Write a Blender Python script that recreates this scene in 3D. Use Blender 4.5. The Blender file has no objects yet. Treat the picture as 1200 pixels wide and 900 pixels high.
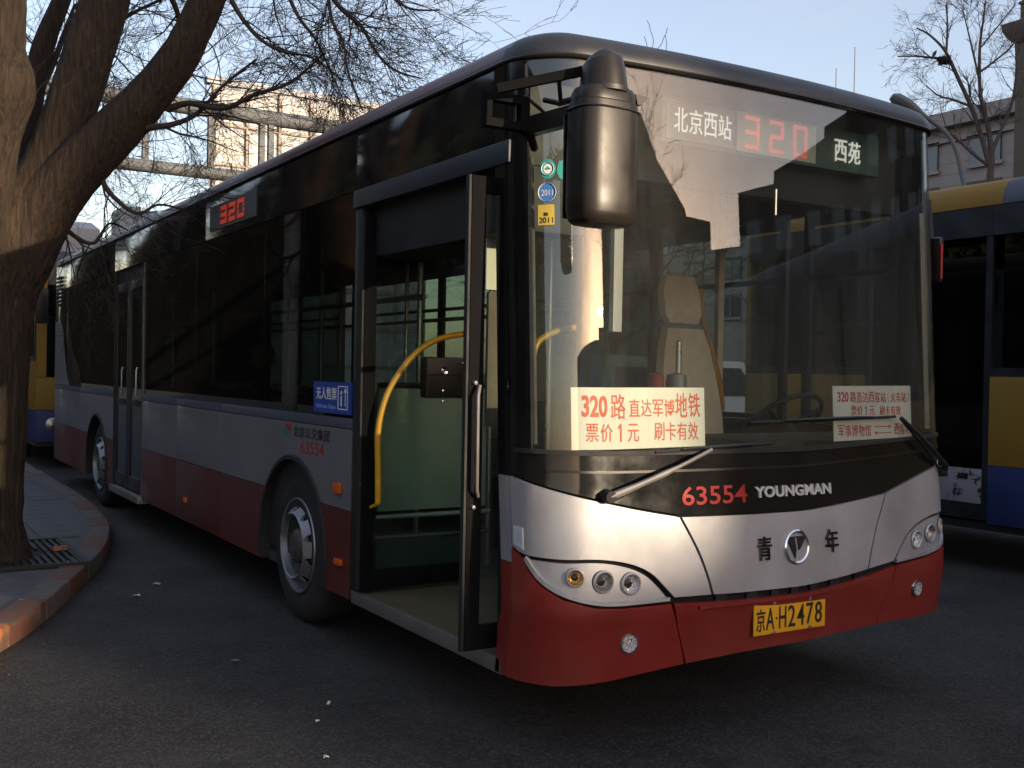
import bpy, bmesh, math, random
from mathutils import Vector, Matrix, noise
random.seed(7)
C = bpy.context.scene.collection
SC = bpy.context.scene
PI = math.pi
# ------------------------------------------------------------------ camera
F, CAM, YAW, PIT, ROL = 1251.249, Vector((-2.2847, -3.2602, 1.5452)), .5544, -.0106, .0186
fw = Vector((math.sin(YAW)*math.cos(PIT), math.cos(YAW)*math.cos(PIT), math.sin(PIT)))
rt = Vector((math.cos(YAW), -math.sin(YAW), 0)); up = rt.cross(fw)
r2 = rt*math.cos(ROL)+up*math.sin(ROL); u2 = -rt*math.sin(ROL)+up*math.cos(ROL)
cd = bpy.data.cameras.new('camera'); cam = bpy.data.objects.new('camera', cd); C.objects.link(cam)
cd.sensor_width = 36; cd.lens = F/1200*36; cd.clip_end = 2000; cd.clip_start = .05
cam.matrix_world = Matrix(((r2.x, u2.x, -fw.x, CAM.x), (r2.y, u2.y, -fw.y, CAM.y), (r2.z, u2.z, -fw.z, CAM.z), (0, 0, 0, 1)))
SC.camera = cam
# ------------------------------------------------------------------ sky and sun
SUN_AZ, SUN_EL = math.radians(21.7), math.radians(9.0)      # azimuth from -Y towards +X
to_sun = Vector((math.sin(SUN_AZ)*math.cos(SUN_EL), -math.cos(SUN_AZ)*math.cos(SUN_EL), math.sin(SUN_EL)))
w = bpy.data.worlds.new('World'); SC.world = w; w.use_nodes = True
nt = w.node_tree; bg = nt.nodes['Background']
sky = nt.nodes.new('ShaderNodeTexSky'); sky.sky_type = 'NISHITA'; sky.sun_disc = False
sky.sun_elevation = SUN_EL; sky.sun_rotation = math.atan2(to_sun.x, to_sun.y)
sky.air_density = 1.0; sky.dust_density = 1.3; sky.ozone_density = 1.6
mu = nt.nodes.new('ShaderNodeMix'); mu.data_type = 'RGBA'; mu.blend_type = 'MULTIPLY'; mu.inputs[0].default_value = 1; mu.inputs[7].default_value = (1.10, .92, .91, 1)
nt.links.new(sky.outputs[0], mu.inputs[6])
tc = nt.nodes.new('ShaderNodeTexCoord'); vm = nt.nodes.new('ShaderNodeVectorMath'); vm.operation = 'MULTIPLY'; vm.inputs[1].default_value = (1, 1, 3.2); nt.links.new(tc.outputs['Generated'], vm.inputs[0])
cn = nt.nodes.new('ShaderNodeTexNoise'); cn.inputs['Scale'].default_value = 2.6; cn.inputs['Detail'].default_value = 8; cn.inputs['Roughness'].default_value = .62; cn.inputs['Distortion'].default_value = .8; nt.links.new(vm.outputs[0], cn.inputs['Vector'])
cr = nt.nodes.new('ShaderNodeMapRange'); cr.inputs[1].default_value = .48; cr.inputs[2].default_value = .78; cr.inputs[3].default_value = .22; cr.inputs[4].default_value = .55; nt.links.new(cn.outputs[0], cr.inputs[0])
cm = nt.nodes.new('ShaderNodeMix'); cm.data_type = 'RGBA'; cm.inputs[7].default_value = (1.95, 1.95, 2.1, 1); nt.links.new(cr.outputs[0], cm.inputs[0]); nt.links.new(mu.outputs[2], cm.inputs[6])
nt.links.new(cm.outputs[2], bg.inputs[0]); bg.inputs[1].default_value = .15
sd = bpy.data.lights.new('sun', 'SUN'); so = bpy.data.objects.new('sun', sd); C.objects.link(so)
sd.energy = 2.5; sd.angle = math.radians(.5); sd.color = (1.0, .80, .56)
so.rotation_euler = to_sun.to_track_quat('Z', 'Y').to_euler()
SC.view_settings.view_transform = 'Standard'; SC.view_settings.look = 'None'
SC.view_settings.exposure = 1.45; SC.view_settings.gamma = 1.0
SC.cycles.max_bounces = 8; SC.cycles.transparent_max_bounces = 24; SC.cycles.sample_clamp_indirect = 6
SC.cycles.caustics_reflective = False; SC.cycles.caustics_refractive = False

def ray(u, v): return fw + r2*((u-600)/F) - u2*((v-450)/F)
def Xp(u, v, x): d = ray(u, v); return CAM + d*((x-CAM.x)/d.x)      # photo pixel -> point of a plane
def Yp(u, v, y): d = ray(u, v); return CAM + d*((y-CAM.y)/d.y)
def Zp(u, v, z=0.): d = ray(u, v); return CAM + d*((z-CAM.z)/d.z)
def Dp(u, v, D): return CAM + ray(u, v)*D
# ------------------------------------------------------------------ materials
def mat(name, col, rough=.5, metal=0., var=.12, vscale=6., bump=0., bscale=80., coat=0., dirt=0., dirtcol=(.12, .10, .08), emit=None, estr=0., spec=.5, stretch=(1, 1, 1), col2=None, c2scale=3., c2lo=.5, c2hi=.6, rvar=.12):
    m = bpy.data.materials.new(name); m.use_nodes = True; n = m.node_tree; N = n.nodes; L = n.links
    b = N['Principled BSDF']; b.inputs['Metallic'].default_value = metal; b.inputs['Roughness'].default_value = rough
    b.inputs['Specular IOR Level'].default_value = spec; b.inputs['Coat Weight'].default_value = coat; b.inputs['Coat Roughness'].default_value = .08
    g = N.new('ShaderNodeNewGeometry'); mp = N.new('ShaderNodeVectorMath'); mp.operation = 'MULTIPLY'
    mp.inputs[1].default_value = stretch; L.new(g.outputs['Position'], mp.inputs[0])
    def ns(scale, detail=6, rough_=.6):
        t = N.new('ShaderNodeTexNoise'); t.inputs['Scale'].default_value = scale; t.inputs['Detail'].default_value = detail
        t.inputs['Roughness'].default_value = rough_; L.new(mp.outputs[0], t.inputs['Vector']); return t
    def ramp(src, lo, hi, c0, c1):
        r = N.new('ShaderNodeMapRange'); r.inputs[1].default_value = lo; r.inputs[2].default_value = hi
        r.inputs[3].default_value = c0; r.inputs[4].default_value = c1; L.new(src, r.inputs[0]); return r.outputs[0]
    t = ns(vscale); cur = None
    mx = N.new('ShaderNodeMix'); mx.data_type = 'RGBA'
    mx.inputs[6].default_value = (*[c*(1-var) for c in col], 1); mx.inputs[7].default_value = (*[min(1, c*(1+var)) for c in col], 1)
    L.new(ramp(t.outputs[0], .3, .7, 0, 1), mx.inputs[0]); cur = mx.outputs[2]
    if col2:
        t2 = ns(c2scale, 8, .65); m2 = N.new('ShaderNodeMix'); m2.data_type = 'RGBA'
        L.new(ramp(t2.outputs[0], c2lo, c2hi, 0, 1), m2.inputs[0]); L.new(cur, m2.inputs[6]); m2.inputs[7].default_value = (*col2, 1); cur = m2.outputs[2]
    if dirt:
        t3 = ns(2.3, 9, .7); m3 = N.new('ShaderNodeMix'); m3.data_type = 'RGBA'
        L.new(ramp(t3.outputs[0], .42, .75, 0, dirt), m3.inputs[0]); L.new(cur, m3.inputs[6]); m3.inputs[7].default_value = (*dirtcol, 1); cur = m3.outputs[2]
    L.new(cur, b.inputs['Base Color'])
    L.new(ramp(t.outputs[0], .3, .7, max(0, rough-rvar*rough), min(1, rough+rvar)), b.inputs['Roughness'])
    if bump:
        t4 = ns(bscale, 8, .7); bp = N.new('ShaderNodeBump'); bp.inputs['Strength'].default_value = bump; bp.inputs['Distance'].default_value = .01
        L.new(t4.outputs[0], bp.inputs['Height']); L.new(bp.outputs[0], b.inputs['Normal'])
    if emit:
        b.inputs['Emission Color'].default_value = (*emit, 1); b.inputs['Emission Strength'].default_value = estr
    return m
def glass(name, tint, ior=1.5, rough=.0, dust=0., dustcol=(.35, .32, .27), dscale=6.):
    m = bpy.data.materials.new(name); m.use_nodes = True; n = m.node_tree; N = n.nodes; L = n.links
    N.remove(N['Principled BSDF']); out = N['Material Output']
    tr = N.new('ShaderNodeBsdfTransparent'); tr.inputs[0].default_value = (*tint, 1)
    gl = N.new('ShaderNodeBsdfGlossy'); gl.inputs['Roughness'].default_value = rough
    ge = N.new('ShaderNodeNewGeometry'); mr = N.new('ShaderNodeMapRange'); mr.inputs[3].default_value = ior; mr.inputs[4].default_value = 1/ior
    L.new(ge.outputs['Backfacing'], mr.inputs[0]); fr = N.new('ShaderNodeFresnel'); L.new(mr.outputs[0], fr.inputs[0])
    mx = N.new('ShaderNodeMixShader'); L.new(fr.outputs[0], mx.inputs[0]); L.new(tr.outputs[0], mx.inputs[1]); L.new(gl.outputs[0], mx.inputs[2])
    cur = mx
    if dust:
        df = N.new('ShaderNodeBsdfDiffuse'); df.inputs[0].default_value = (*dustcol, 1)
        tl = N.new('ShaderNodeBsdfTranslucent'); tl.inputs[0].default_value = (*dustcol, 1)
        ad = N.new('ShaderNodeMixShader'); L.new(df.outputs[0], ad.inputs[1]); L.new(tl.outputs[0], ad.inputs[2])
        vm = N.new('ShaderNodeVectorMath'); vm.operation = 'MULTIPLY'; vm.inputs[1].default_value = (1, 1, .28); L.new(ge.outputs['Position'], vm.inputs[0])
        t = N.new('ShaderNodeTexNoise'); t.inputs['Scale'].default_value = dscale; t.inputs['Detail'].default_value = 9; t.inputs['Roughness'].default_value = .7
        L.new(vm.outputs[0], t.inputs['Vector'])
        r = N.new('ShaderNodeMapRange'); r.inputs[1].default_value = .3; r.inputs[2].default_value = .8; r.inputs[3].default_value = dust*.35; r.inputs[4].default_value = dust*1.8
        L.new(t.outputs[0], r.inputs[0])
        m2 = N.new('ShaderNodeMixShader'); L.new(r.outputs[0], m2.inputs[0]); L.new(cur.outputs[0], m2.inputs[1]); L.new(ad.outputs[0], m2.inputs[2]); cur = m2
    L.new(cur.outputs[0], out.inputs[0]); return m
M = {}
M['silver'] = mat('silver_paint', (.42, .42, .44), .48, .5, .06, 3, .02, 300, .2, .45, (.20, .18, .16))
M['silver_side'] = mat('silver_side_paint', (.19, .19, .20), .42, .3, .07, 2, .02, 300, .2, .4, (.14, .13, .12))  # same silver as the front, with the shade of the side in its colour
M['belt'] = mat('blue_grey_band_paint', (.10, .115, .16), .4, .3, .08, 3)
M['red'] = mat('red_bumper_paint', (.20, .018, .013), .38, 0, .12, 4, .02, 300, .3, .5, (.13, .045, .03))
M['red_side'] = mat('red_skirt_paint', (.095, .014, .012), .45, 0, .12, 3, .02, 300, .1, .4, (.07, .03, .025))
M['maroon'] = mat('maroon_roof_paint', (.10, .028, .022), .42, 0, .2, 3, .03, 200, .2, .5, (.05, .035, .03))
M['roofblack'] = mat('black_roof_cap_paint', (.022, .023, .028), .36, 0, .25, 4, .02, 200, 0, .35, (.05, .045, .04))
M['glossblack'] = mat('gloss_black_panel', (.010, .010, .011), .05, 0, .3, 4, .0, 100, 0, .2, (.020, .018, .015), spec=.5)
M['matte'] = mat('matt_black_door_frame', (.008, .008, .009), .85, 0, .3, 6, .03, 200, spec=.06)
M['frame'] = mat('black_frame_metal', (.018, .019, .022), .38, .2, .3, 6, .03, 200)
M['rubber'] = mat('black_rubber', (.012, .012, .012), .7, 0, .3, 8, .1, 120)
M['gap'] = mat('dark_void', (.004, .004, .004), .9)
M['mirrorshell'] = mat('brown_black_plastic', (.018, .0155, .014), .30, 0, .15, 8, .03, 250, 0, .3, (.040, .028, .020), spec=.3)
M['tyre'] = mat('tyre_rubber', (.016, .016, .016), .75, 0, .3, 10, .15, 60, 0, .4, (.06, .055, .05))
M['rim'] = mat('silver_steel_rim', (.30, .31, .34), .42, .7, .15, 12, .04, 90, 0, .35, (.10, .08, .06))
M['rimdark'] = mat('dusty_brown_hub_steel', (.10, .085, .075), .55, .4, .3, 14, .08, 90)
M['steel'] = mat('brushed_steel', (.55, .55, .54), .28, .9, .08, 10)
M['chrome'] = mat('chrome', (.8, .8, .8), .1, 1, .03, 10)
M['darkchrome'] = mat('dark_chrome_badge', (.16, .16, .17), .18, 1, .1, 10)
M['yellow'] = mat('yellow_handrail_paint', (.62, .33, .012), .3, 0, .06, 10, 0, 50, .3)
M['green'] = mat('pale_green_partition', (.26, .37, .31), .35, 0, .06, 3, 0, 50, .1, .2, (.2, .22, .16))
M['intdark'] = mat('dark_interior_lining', (.014, .016, .016), .6, 0, .2, 4)
M['intgrey'] = mat('grey_interior_lining', (.045, .05, .05), .55, 0, .12, 4)
M['seatgreen'] = mat('dark_green_seat_plastic', (.03, .07, .065), .4, 0, .15, 5)
M['seatcover'] = mat('beige_seat_cover', (.60, .49, .36), .9, 0, .12, 9, .3, 60)
M['orange_cloth'] = mat('orange_cloth_edge', (.40, .17, .03), .85, 0, .1, 9, .2, 60)
M['floor'] = mat('worn_olive_vinyl_floor', (.12, .095, .05), .5, 0, .15, 5, .05, 120, 0, .5, (.10, .09, .07))
M['alu'] = mat('grey_aluminium_sill', (.22, .21, .20), .45, .6, .15, 8, .05, 120)
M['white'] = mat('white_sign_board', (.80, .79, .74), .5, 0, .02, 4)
M['redprint'] = mat('red_print', (.70, .09, .03), .5, 0, .05, 20)
M['redprint2'] = mat('crimson_print', (.55, .03, .04), .5, 0, .05, 20)
M['rednum'] = mat('red_vinyl_number', (.36, .008, .006), .6, 0, .05, 20, emit=(.5, .01, .01), estr=0)
M['silverletter'] = mat('silver_letter', (.62, .62, .60), .35, .3, .08, 60)
M['blackprint'] = mat('black_print', (.012, .012, .012), .5)
M['greyprint'] = mat('grey_print', (.10, .10, .11), .5)
M['bluesign'] = mat('blue_sign_vinyl', (.02, .06, .32), .35, 0, .06, 8)
M['lightblue'] = mat('pale_blue_print', (.25, .36, .70), .5)
M['whiteprint'] = mat('white_print', (.75, .75, .74), .5)
M['plate'] = mat('yellow_plate', (.72, .36, .012), .4, 0, .06, 14, 0, 50, 0, .2, (.3, .16, .03))
M['amber'] = mat('amber_lens', (.65, .11, .01), .15, 0, .1, 60, .1, 90)
M['lens'] = glass('clear_lens', (.9, .9, .9), 1.45)
M['lampgold'] = mat('golden_reflector', (.75, .50, .16), .18, .8, .25, 90, .5, 90)
M['lampgrey'] = mat('grey_reflector', (.42, .40, .36), .2, .85, .3, 60, .4, 60)
M['lampbright'] = mat('faceted_reflector', (.85, .85, .85), .12, 1, .2, 90, .9, 120)
M['ws'] = glass('windshield_glass', (.92, .94, .91), 1.78, 0, .050, (.36, .37, .36))
M['tint'] = glass('dark_side_glass', (.44, .50, .46), 1.5, 0, .006)
M['leafglass'] = glass('dusty_leaf_glass', (.88, .90, .86), 1.5, 0, .05)
M['tintdark'] = glass('neighbour_bus_glass', (.18, .20, .21), 1.5, 0, .01)
M['clear'] = glass('clear_glass', (.82, .88, .84), 1.5, 0, .03)
M['board'] = mat('dark_green_display_board', (.060, .115, .095), .5, 0, .1, 4)
M['boardmid'] = mat('grey_green_display_window', (.26, .31, .27), .5, 0, .1, 4)  # board's left part, paler for the sun and reflection on it
M['boardlight'] = mat('pale_green_display_window', (.50, .54, .44), .5, 0, .1, 4)
M['ledwhite'] = mat('white_led', (.7, .7, .66), .5, 0, 0, 4, emit=(1, .97, .9), estr=.22)
M['ledred'] = mat('red_led', (.55, .16, .12), .5, 0, 0, 4, emit=(1, .20, .13), estr=.16)
M['ledside'] = mat('side_red_led', (.4, .04, .02), .5, 0, 0, 4, emit=(1, .08, .03), estr=.09)
M['teal'] = mat('teal_sticker', (.03, .30, .28), .5); M['bluest'] = mat('blue_sticker', (.05, .18, .50), .5); M['yelst'] = mat('yellow_sticker', (.62, .46, .07), .5)
M['paperm'] = mat('paper_slip', (.55, .56, .60), .7)
M['scribble'] = mat('pen_marks', (.16, .17, .22), .7)
def asphalt():
    m = bpy.data.materials.new('asphalt'); m.use_nodes = True; N = m.node_tree.nodes; L = m.node_tree.links; b = N['Principled BSDF']; b.inputs['Roughness'].default_value = .82; b.inputs['Specular IOR Level'].default_value = .35
    g = N.new('ShaderNodeNewGeometry')
    def ns(sc, det, ro): t = N.new('ShaderNodeTexNoise'); t.inputs['Scale'].default_value = sc; t.inputs['Detail'].default_value = det; t.inputs['Roughness'].default_value = ro; L.new(g.outputs['Position'], t.inputs['Vector']); return t.outputs[0]
    def rng_(src, a0, a1, c0, c1): r = N.new('ShaderNodeMapRange'); r.inputs[1].default_value = a0; r.inputs[2].default_value = a1; r.inputs[3].default_value = c0; r.inputs[4].default_value = c1; L.new(src, r.inputs[0]); return r.outputs[0]
    def mix(f, a, c):
        x = N.new('ShaderNodeMix'); x.data_type = 'RGBA'; L.new(f, x.inputs[0])
        for i, q in ((6, a), (7, c)):
            if isinstance(q, tuple): x.inputs[i].default_value = (*q, 1)
            else: L.new(q, x.inputs[i])
        return x.outputs[2]
    v = N.new('ShaderNodeTexVoronoi'); v.inputs['Scale'].default_value = 95; L.new(g.outputs['Position'], v.inputs['Vector'])
    sep = N.new('ShaderNodeSeparateColor'); L.new(v.outputs['Color'], sep.inputs[0])
    base = mix(rng_(ns(.9, 9, .7), .40, .62, 0, 1), (.020, .019, .020), (.048, .045, .042))
    agg = mix(rng_(sep.outputs[0], .55, 1, 0, .5), base, (.115, .105, .095))
    dk = mix(rng_(sep.outputs[1], .6, 1, 0, .6), agg, (.010, .010, .010))
    oil = mix(rng_(ns(2.1, 7, .6), .60, .70, 0, .55), dk, (.013, .012, .012))
    L.new(oil, b.inputs['Base Color'])
    bp = N.new('ShaderNodeBump'); bp.inputs['Strength'].default_value = .6; bp.inputs['Distance'].default_value = .005; L.new(v.outputs['Distance'], bp.inputs['Height'])
    b2 = N.new('ShaderNodeBump'); b2.inputs['Strength'].default_value = .5; b2.inputs['Distance'].default_value = .02; L.new(ns(14, 8, .7), b2.inputs['Height']); L.new(bp.outputs[0], b2.inputs['Normal']); L.new(b2.outputs[0], b.inputs['Normal'])
    return m
M['asphalt'] = asphalt()
M['paving'] = mat('grey_paving_slab', (.105, .105, .11), .85, 0, .22, 5, .25, 120, 0, .4, (.06, .055, .05))
M['soil'] = mat('dark_soil', (.03, .026, .022), .95, 0, .3, 30, .6, 90)
M['kerbor'] = mat('worn_orange_kerb_paint', (.42, .15, .05), .75, 0, .25, 12, .3, 90, col2=(.16, .10, .07), c2scale=9, c2lo=.46, c2hi=.58)
M['kerbred'] = mat('faded_red_kerb_paint', (.17, .07, .045), .8, 0, .25, 12, .3, 90, col2=(.11, .09, .08), c2scale=10, c2lo=.45, c2hi=.6)
M['kerbgrey'] = mat('bare_kerb_stone', (.13, .115, .105), .85, 0, .25, 12, .3, 90)
M['grate'] = mat('cast_iron_grate', (.025, .023, .022), .6, .3, .3, 20, .2, 90)
M['stone'] = mat('pinkish_stone_cladding', (.30, .255, .235), .85, 0, .12, .8, .1, 5)
M['stonedark'] = mat('brown_stone_trim', (.12, .09, .07), .85, 0, .15, 1.5)
M['cream'] = mat('cream_facade', (.40, .43, .48), .7, 0, .06, .3)
M['mullion'] = mat('grey_brown_mullion', (.32, .27, .21), .7)
M['concrete'] = mat('far_concrete', (.34, .33, .32), .8, 0, .08, .3)
M['pipe'] = mat('galvanised_pipe', (.13, .14, .15), .7, .1, .1, 2, .04, 40)
M['winglass'] = mat('dark_window_glass', (.03, .04, .055), .12, 0, .2, .5, spec=.8)
M['ybus'] = mat('yellow_bus_paint', (.24, .125, .006), .65, 0, .08, 3, 0, 50, 0, .3, (.24, .15, .03))
M['bbus'] = mat('blue_bus_paint', (.010, .022, .11), .5, 0, .1, 3, 0, 50, 0)
M['gbus'] = mat('grey_bus_paint', (.07, .08, .11), .6, 0, .08, 3)
M['chipped'] = mat('chipped_white_paint', (.24, .24, .27), .6, 0, .08, 6, .05, 60, col2=(.02, .02, .022), c2scale=11, c2lo=.565, c2hi=.58)
M['whitecar'] = mat('white_car_paint', (.62, .64, .68), .3, 0, .03, 3, 0, 50, .4)
M['skin'] = mat('skin', (.42, .24, .17), .5, 0, .06, 20)
M['hair'] = mat('black_hair', (.012, .010, .010), .5)
M['coatdark'] = mat('dark_jacket', (.03, .03, .035), .8, 0, .15, 12)
M['pink'] = mat('dusty_pink_cloth', (.34, .20, .19), .9, 0, .1, 14)
M['redcloth'] = mat('dull_red_cloth', (.20, .03, .02), .85, 0, .12, 14)
M['darkwall'] = mat('dark_brown_cladding', (.013, .0125, .012), .95, 0, .3, .6, spec=0)  # walls blackened so that their reflections in the bus stay dark
M['needle'] = mat('evergreen_foliage', (.035, .055, .025), .8, 0, .5, 3)
M['litter'] = mat('pale_litter', (.55, .55, .56), .8); M['litterblue'] = mat('blue_grey_litter', (.20, .27, .30), .8)
def bark_mat(name, c0, c1, zs=.10, sc=42., bump=1.0):
    m = bpy.data.materials.new(name); m.use_nodes = True; N = m.node_tree.nodes; L = m.node_tree.links; b = N['Principled BSDF']
    b.inputs['Roughness'].default_value = .9
    g = N.new('ShaderNodeNewGeometry'); v = N.new('ShaderNodeVectorMath'); v.operation = 'MULTIPLY'; v.inputs[1].default_value = (1, 1, zs); L.new(g.outputs['Position'], v.inputs[0])
    t = N.new('ShaderNodeTexNoise'); t.inputs['Scale'].default_value = sc; t.inputs['Detail'].default_value = 10; t.inputs['Roughness'].default_value = .72; t.inputs['Distortion'].default_value = .25
    L.new(v.outputs[0], t.inputs['Vector'])
    mr = N.new('ShaderNodeMapRange'); mr.inputs[1].default_value = .36; mr.inputs[2].default_value = .66; L.new(t.outputs[0], mr.inputs[0])
    mx = N.new('ShaderNodeMix'); mx.data_type = 'RGBA'; mx.inputs[6].default_value = (*c0, 1); mx.inputs[7].default_value = (*c1, 1)
    L.new(mr.outputs[0], mx.inputs[0]); L.new(mx.outputs[2], b.inputs['Base Color'])
    bp = N.new('ShaderNodeBump'); bp.inputs['Strength'].default_value = bump; bp.inputs['Distance'].default_value = .02; L.new(mr.outputs[0], bp.inputs['Height']); L.new(bp.outputs[0], b.inputs['Normal'])
    return m
M['bark'] = bark_mat('furrowed_brown_bark', (.018, .012, .008), (.100, .064, .037))
M['twig'] = mat('dark_twig_bark', (.045, .034, .028), .9)
M['bark2'] = mat('grey_brown_bark', (.085, .062, .055), .9)
# ------------------------------------------------------------------ mesh helpers
def rootloc(p):
    v = Vector((0, 0, 0))
    while p: v = v + p.location; p = p.parent
    return v
def finish(bm, name, m, parent=None, smooth=35, loc=None, **tags):
    bmesh.ops.remove_doubles(bm, verts=bm.verts, dist=1e-5)
    bm.normal_update()
    if smooth:
        for f in bm.faces: f.smooth = True
        c = math.radians(smooth)
        for e in bm.edges:
            if len(e.link_faces) != 2 or e.calc_face_angle(0) > c: e.smooth = False
    off = rootloc(parent) + (Vector(loc) if loc is not None else Vector((0, 0, 0)))
    bmesh.ops.translate(bm, verts=bm.verts, vec=-off)
    me = bpy.data.meshes.new(name); bm.to_mesh(me); bm.free()
    if m: me.materials.append(M[m] if isinstance(m, str) else m)
    o = bpy.data.objects.new(name, me); C.objects.link(o)
    if loc is not None: o.location = loc
    if parent: o.parent = parent
    for k, v in tags.items(): o[k] = v
    return o
def thing(name, label, cat, loc=(0, 0, 0), group=None, rotz=0):
    o = bpy.data.objects.new(name, None); o.empty_display_size = .2; C.objects.link(o); o.location = loc; o.rotation_euler = (0, 0, rotz)
    o['label'] = label; o['category'] = cat
    if group: o['group'] = group
    return o
def box(bm, x0, x1, y0, y1, z0, z1, bev=0.):
    b = bmesh.new() if bev else bm
    vs = [b.verts.new((x, y, z)) for z in (z0, z1) for y in (y0, y1) for x in (x0, x1)]
    for f in ((0, 2, 3, 1), (4, 5, 7, 6), (0, 1, 5, 4), (2, 6, 7, 3), (0, 4, 6, 2), (1, 3, 7, 5)): b.faces.new([vs[i] for i in f])
    if bev:
        bmesh.ops.bevel(b, geom=b.edges[:], offset=bev, segments=2, affect='EDGES', profile=.6)
        merge(bm, b)
    return bm
def merge(bm, b, mtx=None):
    mp = {}
    for v in b.verts: mp[v.index if False else v] = bm.verts.new(mtx @ v.co if mtx else v.co)
    for f in b.faces:
        try: bm.faces.new([mp[v] for v in f.verts])
        except ValueError: pass
    b.free()
def Box(x0, x1, y0, y1, z0, z1, bev=0.): return box(bmesh.new(), x0, x1, y0, y1, z0, z1, bev)
def obox(bm, c, ax, ay, az):         # oriented box from centre and half-axis vectors
    vs = [bm.verts.new(c+ax*i+ay*j+az*k) for k in (-1, 1) for j in (-1, 1) for i in (-1, 1)]
    fl = [(0, 2, 3, 1), (4, 5, 7, 6), (0, 1, 5, 4), (2, 6, 7, 3), (0, 4, 6, 2), (1, 3, 7, 5)]
    if ax.cross(ay).dot(az) < 0: fl = [f[::-1] for f in fl]
    for f in fl: bm.faces.new([vs[i] for i in f])
    return bm
def tube(bm, pts, rad, seg=10, cap=True):
    pts = [Vector(p) for p in pts]; n = len(pts); rad = rad if isinstance(rad, (list, tuple)) else [rad]*n
    rings = []; up_ = None
    for i, p in enumerate(pts):
        t = (pts[min(i+1, n-1)]-pts[max(i-1, 0)]).normalized()
        if up_ is None: up_ = Vector((0, 0, 1)) if abs(t.z) < .9 else Vector((1, 0, 0))
        a = t.cross(up_).normalized(); b = a.cross(t).normalized(); up_ = b
        rings.append([bm.verts.new(p+(a*math.cos(q*2*PI/seg)+b*math.sin(q*2*PI/seg))*rad[i]) for q in range(seg)])
    for i in range(n-1):
        for q in range(seg): bm.faces.new((rings[i][q], rings[i][(q+1) % seg], rings[i+1][(q+1) % seg], rings[i+1][q]))
    if cap:
        bm.faces.new(rings[0][::-1]); bm.faces.new(rings[-1])
    return bm
def Tube(pts, rad, seg=10): return tube(bmesh.new(), pts, rad, seg)
def lathe(prof, axis='x', seg=48, centre=(0, 0, 0), close=False):   # prof: (axial, radius)
    bm = bmesh.new(); c = Vector(centre); rings = []
    for a, r in prof:
        ring = []
        for q in range(seg):
            t = 2*PI*q/seg
            p = (a, r*math.cos(t), r*math.sin(t)) if axis == 'x' else ((r*math.cos(t), a, r*math.sin(t)) if axis == 'y' else (r*math.cos(t), r*math.sin(t), a))
            ring.append(bm.verts.new(c+Vector(p)))
        rings.append(ring)
    for i in range(len(rings)-1):
        for q in range(seg):
            try: bm.faces.new((rings[i][q], rings[i][(q+1) % seg], rings[i+1][(q+1) % seg], rings[i+1][q]))
            except ValueError: pass
    if close:
        bm.faces.new(rings[0]); bm.faces.new(rings[-1])
    bmesh.ops.recalc_face_normals(bm, faces=bm.faces)
    return bm
def prism(poly, plane, a, b, bm=None):      # extrude 2D polygon between a and b; plane 'x': poly=(y,z)
    bm = bm or bmesh.new()
    P = (lambda p, t: (t, p[0], p[1])) if plane == 'x' else ((lambda p, t: (p[0], t, p[1])) if plane == 'y' else (lambda p, t: (p[0], p[1], t)))
    A = [bm.verts.new(P(p, a)) for p in poly]; B = [bm.verts.new(P(p, b)) for p in poly]; n = len(poly)
    fs = [bm.faces.new(A), bm.faces.new(B[::-1])]
    for i in range(n): fs.append(bm.faces.new((A[i], B[i], B[(i+1) % n], A[(i+1) % n])))
    bmesh.ops.recalc_face_normals(bm, faces=fs)
    return bm
def text_bm(s, x0, x1, z0, z1, depth=.002, bold=0.):     # text fitted in a rectangle of the (x,z) plane, front at +y=depth
    if s == '1':
        w_, h_ = x1-x0, z1-z0; P1 = [(.50, 0), (.78, 0), (.78, 1), (.58, 1), (.20, .82), (.20, .70), (.50, .80)]
        bm = prism([(x0+a*w_, z0+b*h_) for a, b in P1], 'z', 0, depth); return bm
    cu = bpy.data.curves.new('t', 'FONT'); cu.body = s; cu.resolution_u = 3; cu.offset = bold
    o = bpy.data.objects.new('t', cu); C.objects.link(o)
    me = bpy.data.meshes.new_from_object(o.evaluated_get(bpy.context.evaluated_depsgraph_get()))
    bpy.data.objects.remove(o); bpy.data.curves.remove(cu)
    bm = bmesh.new(); bm.from_mesh(me); bpy.data.meshes.remove(me)
    xs = [v.co.x for v in bm.verts]; ys = [v.co.y for v in bm.verts]; a, b, c, d = min(xs), max(xs), min(ys), max(ys)
    for v in bm.verts: v.co = Vector((x0+(v.co.x-a)/(b-a)*(x1-x0), z0+(v.co.y-c)/(d-c)*(z1-z0), 0))
    bmesh.ops.remove_doubles(bm, verts=bm.verts, dist=1e-6)
    g = bmesh.ops.extrude_face_region(bm, geom=bm.faces[:])
    bmesh.ops.translate(bm, verts=[e for e in g['geom'] if isinstance(e, bmesh.types.BMVert)], vec=(0, 0, depth))
    bmesh.ops.recalc_face_normals(bm, faces=bm.faces)
    return bm     # coordinates (s, z, w)
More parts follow.
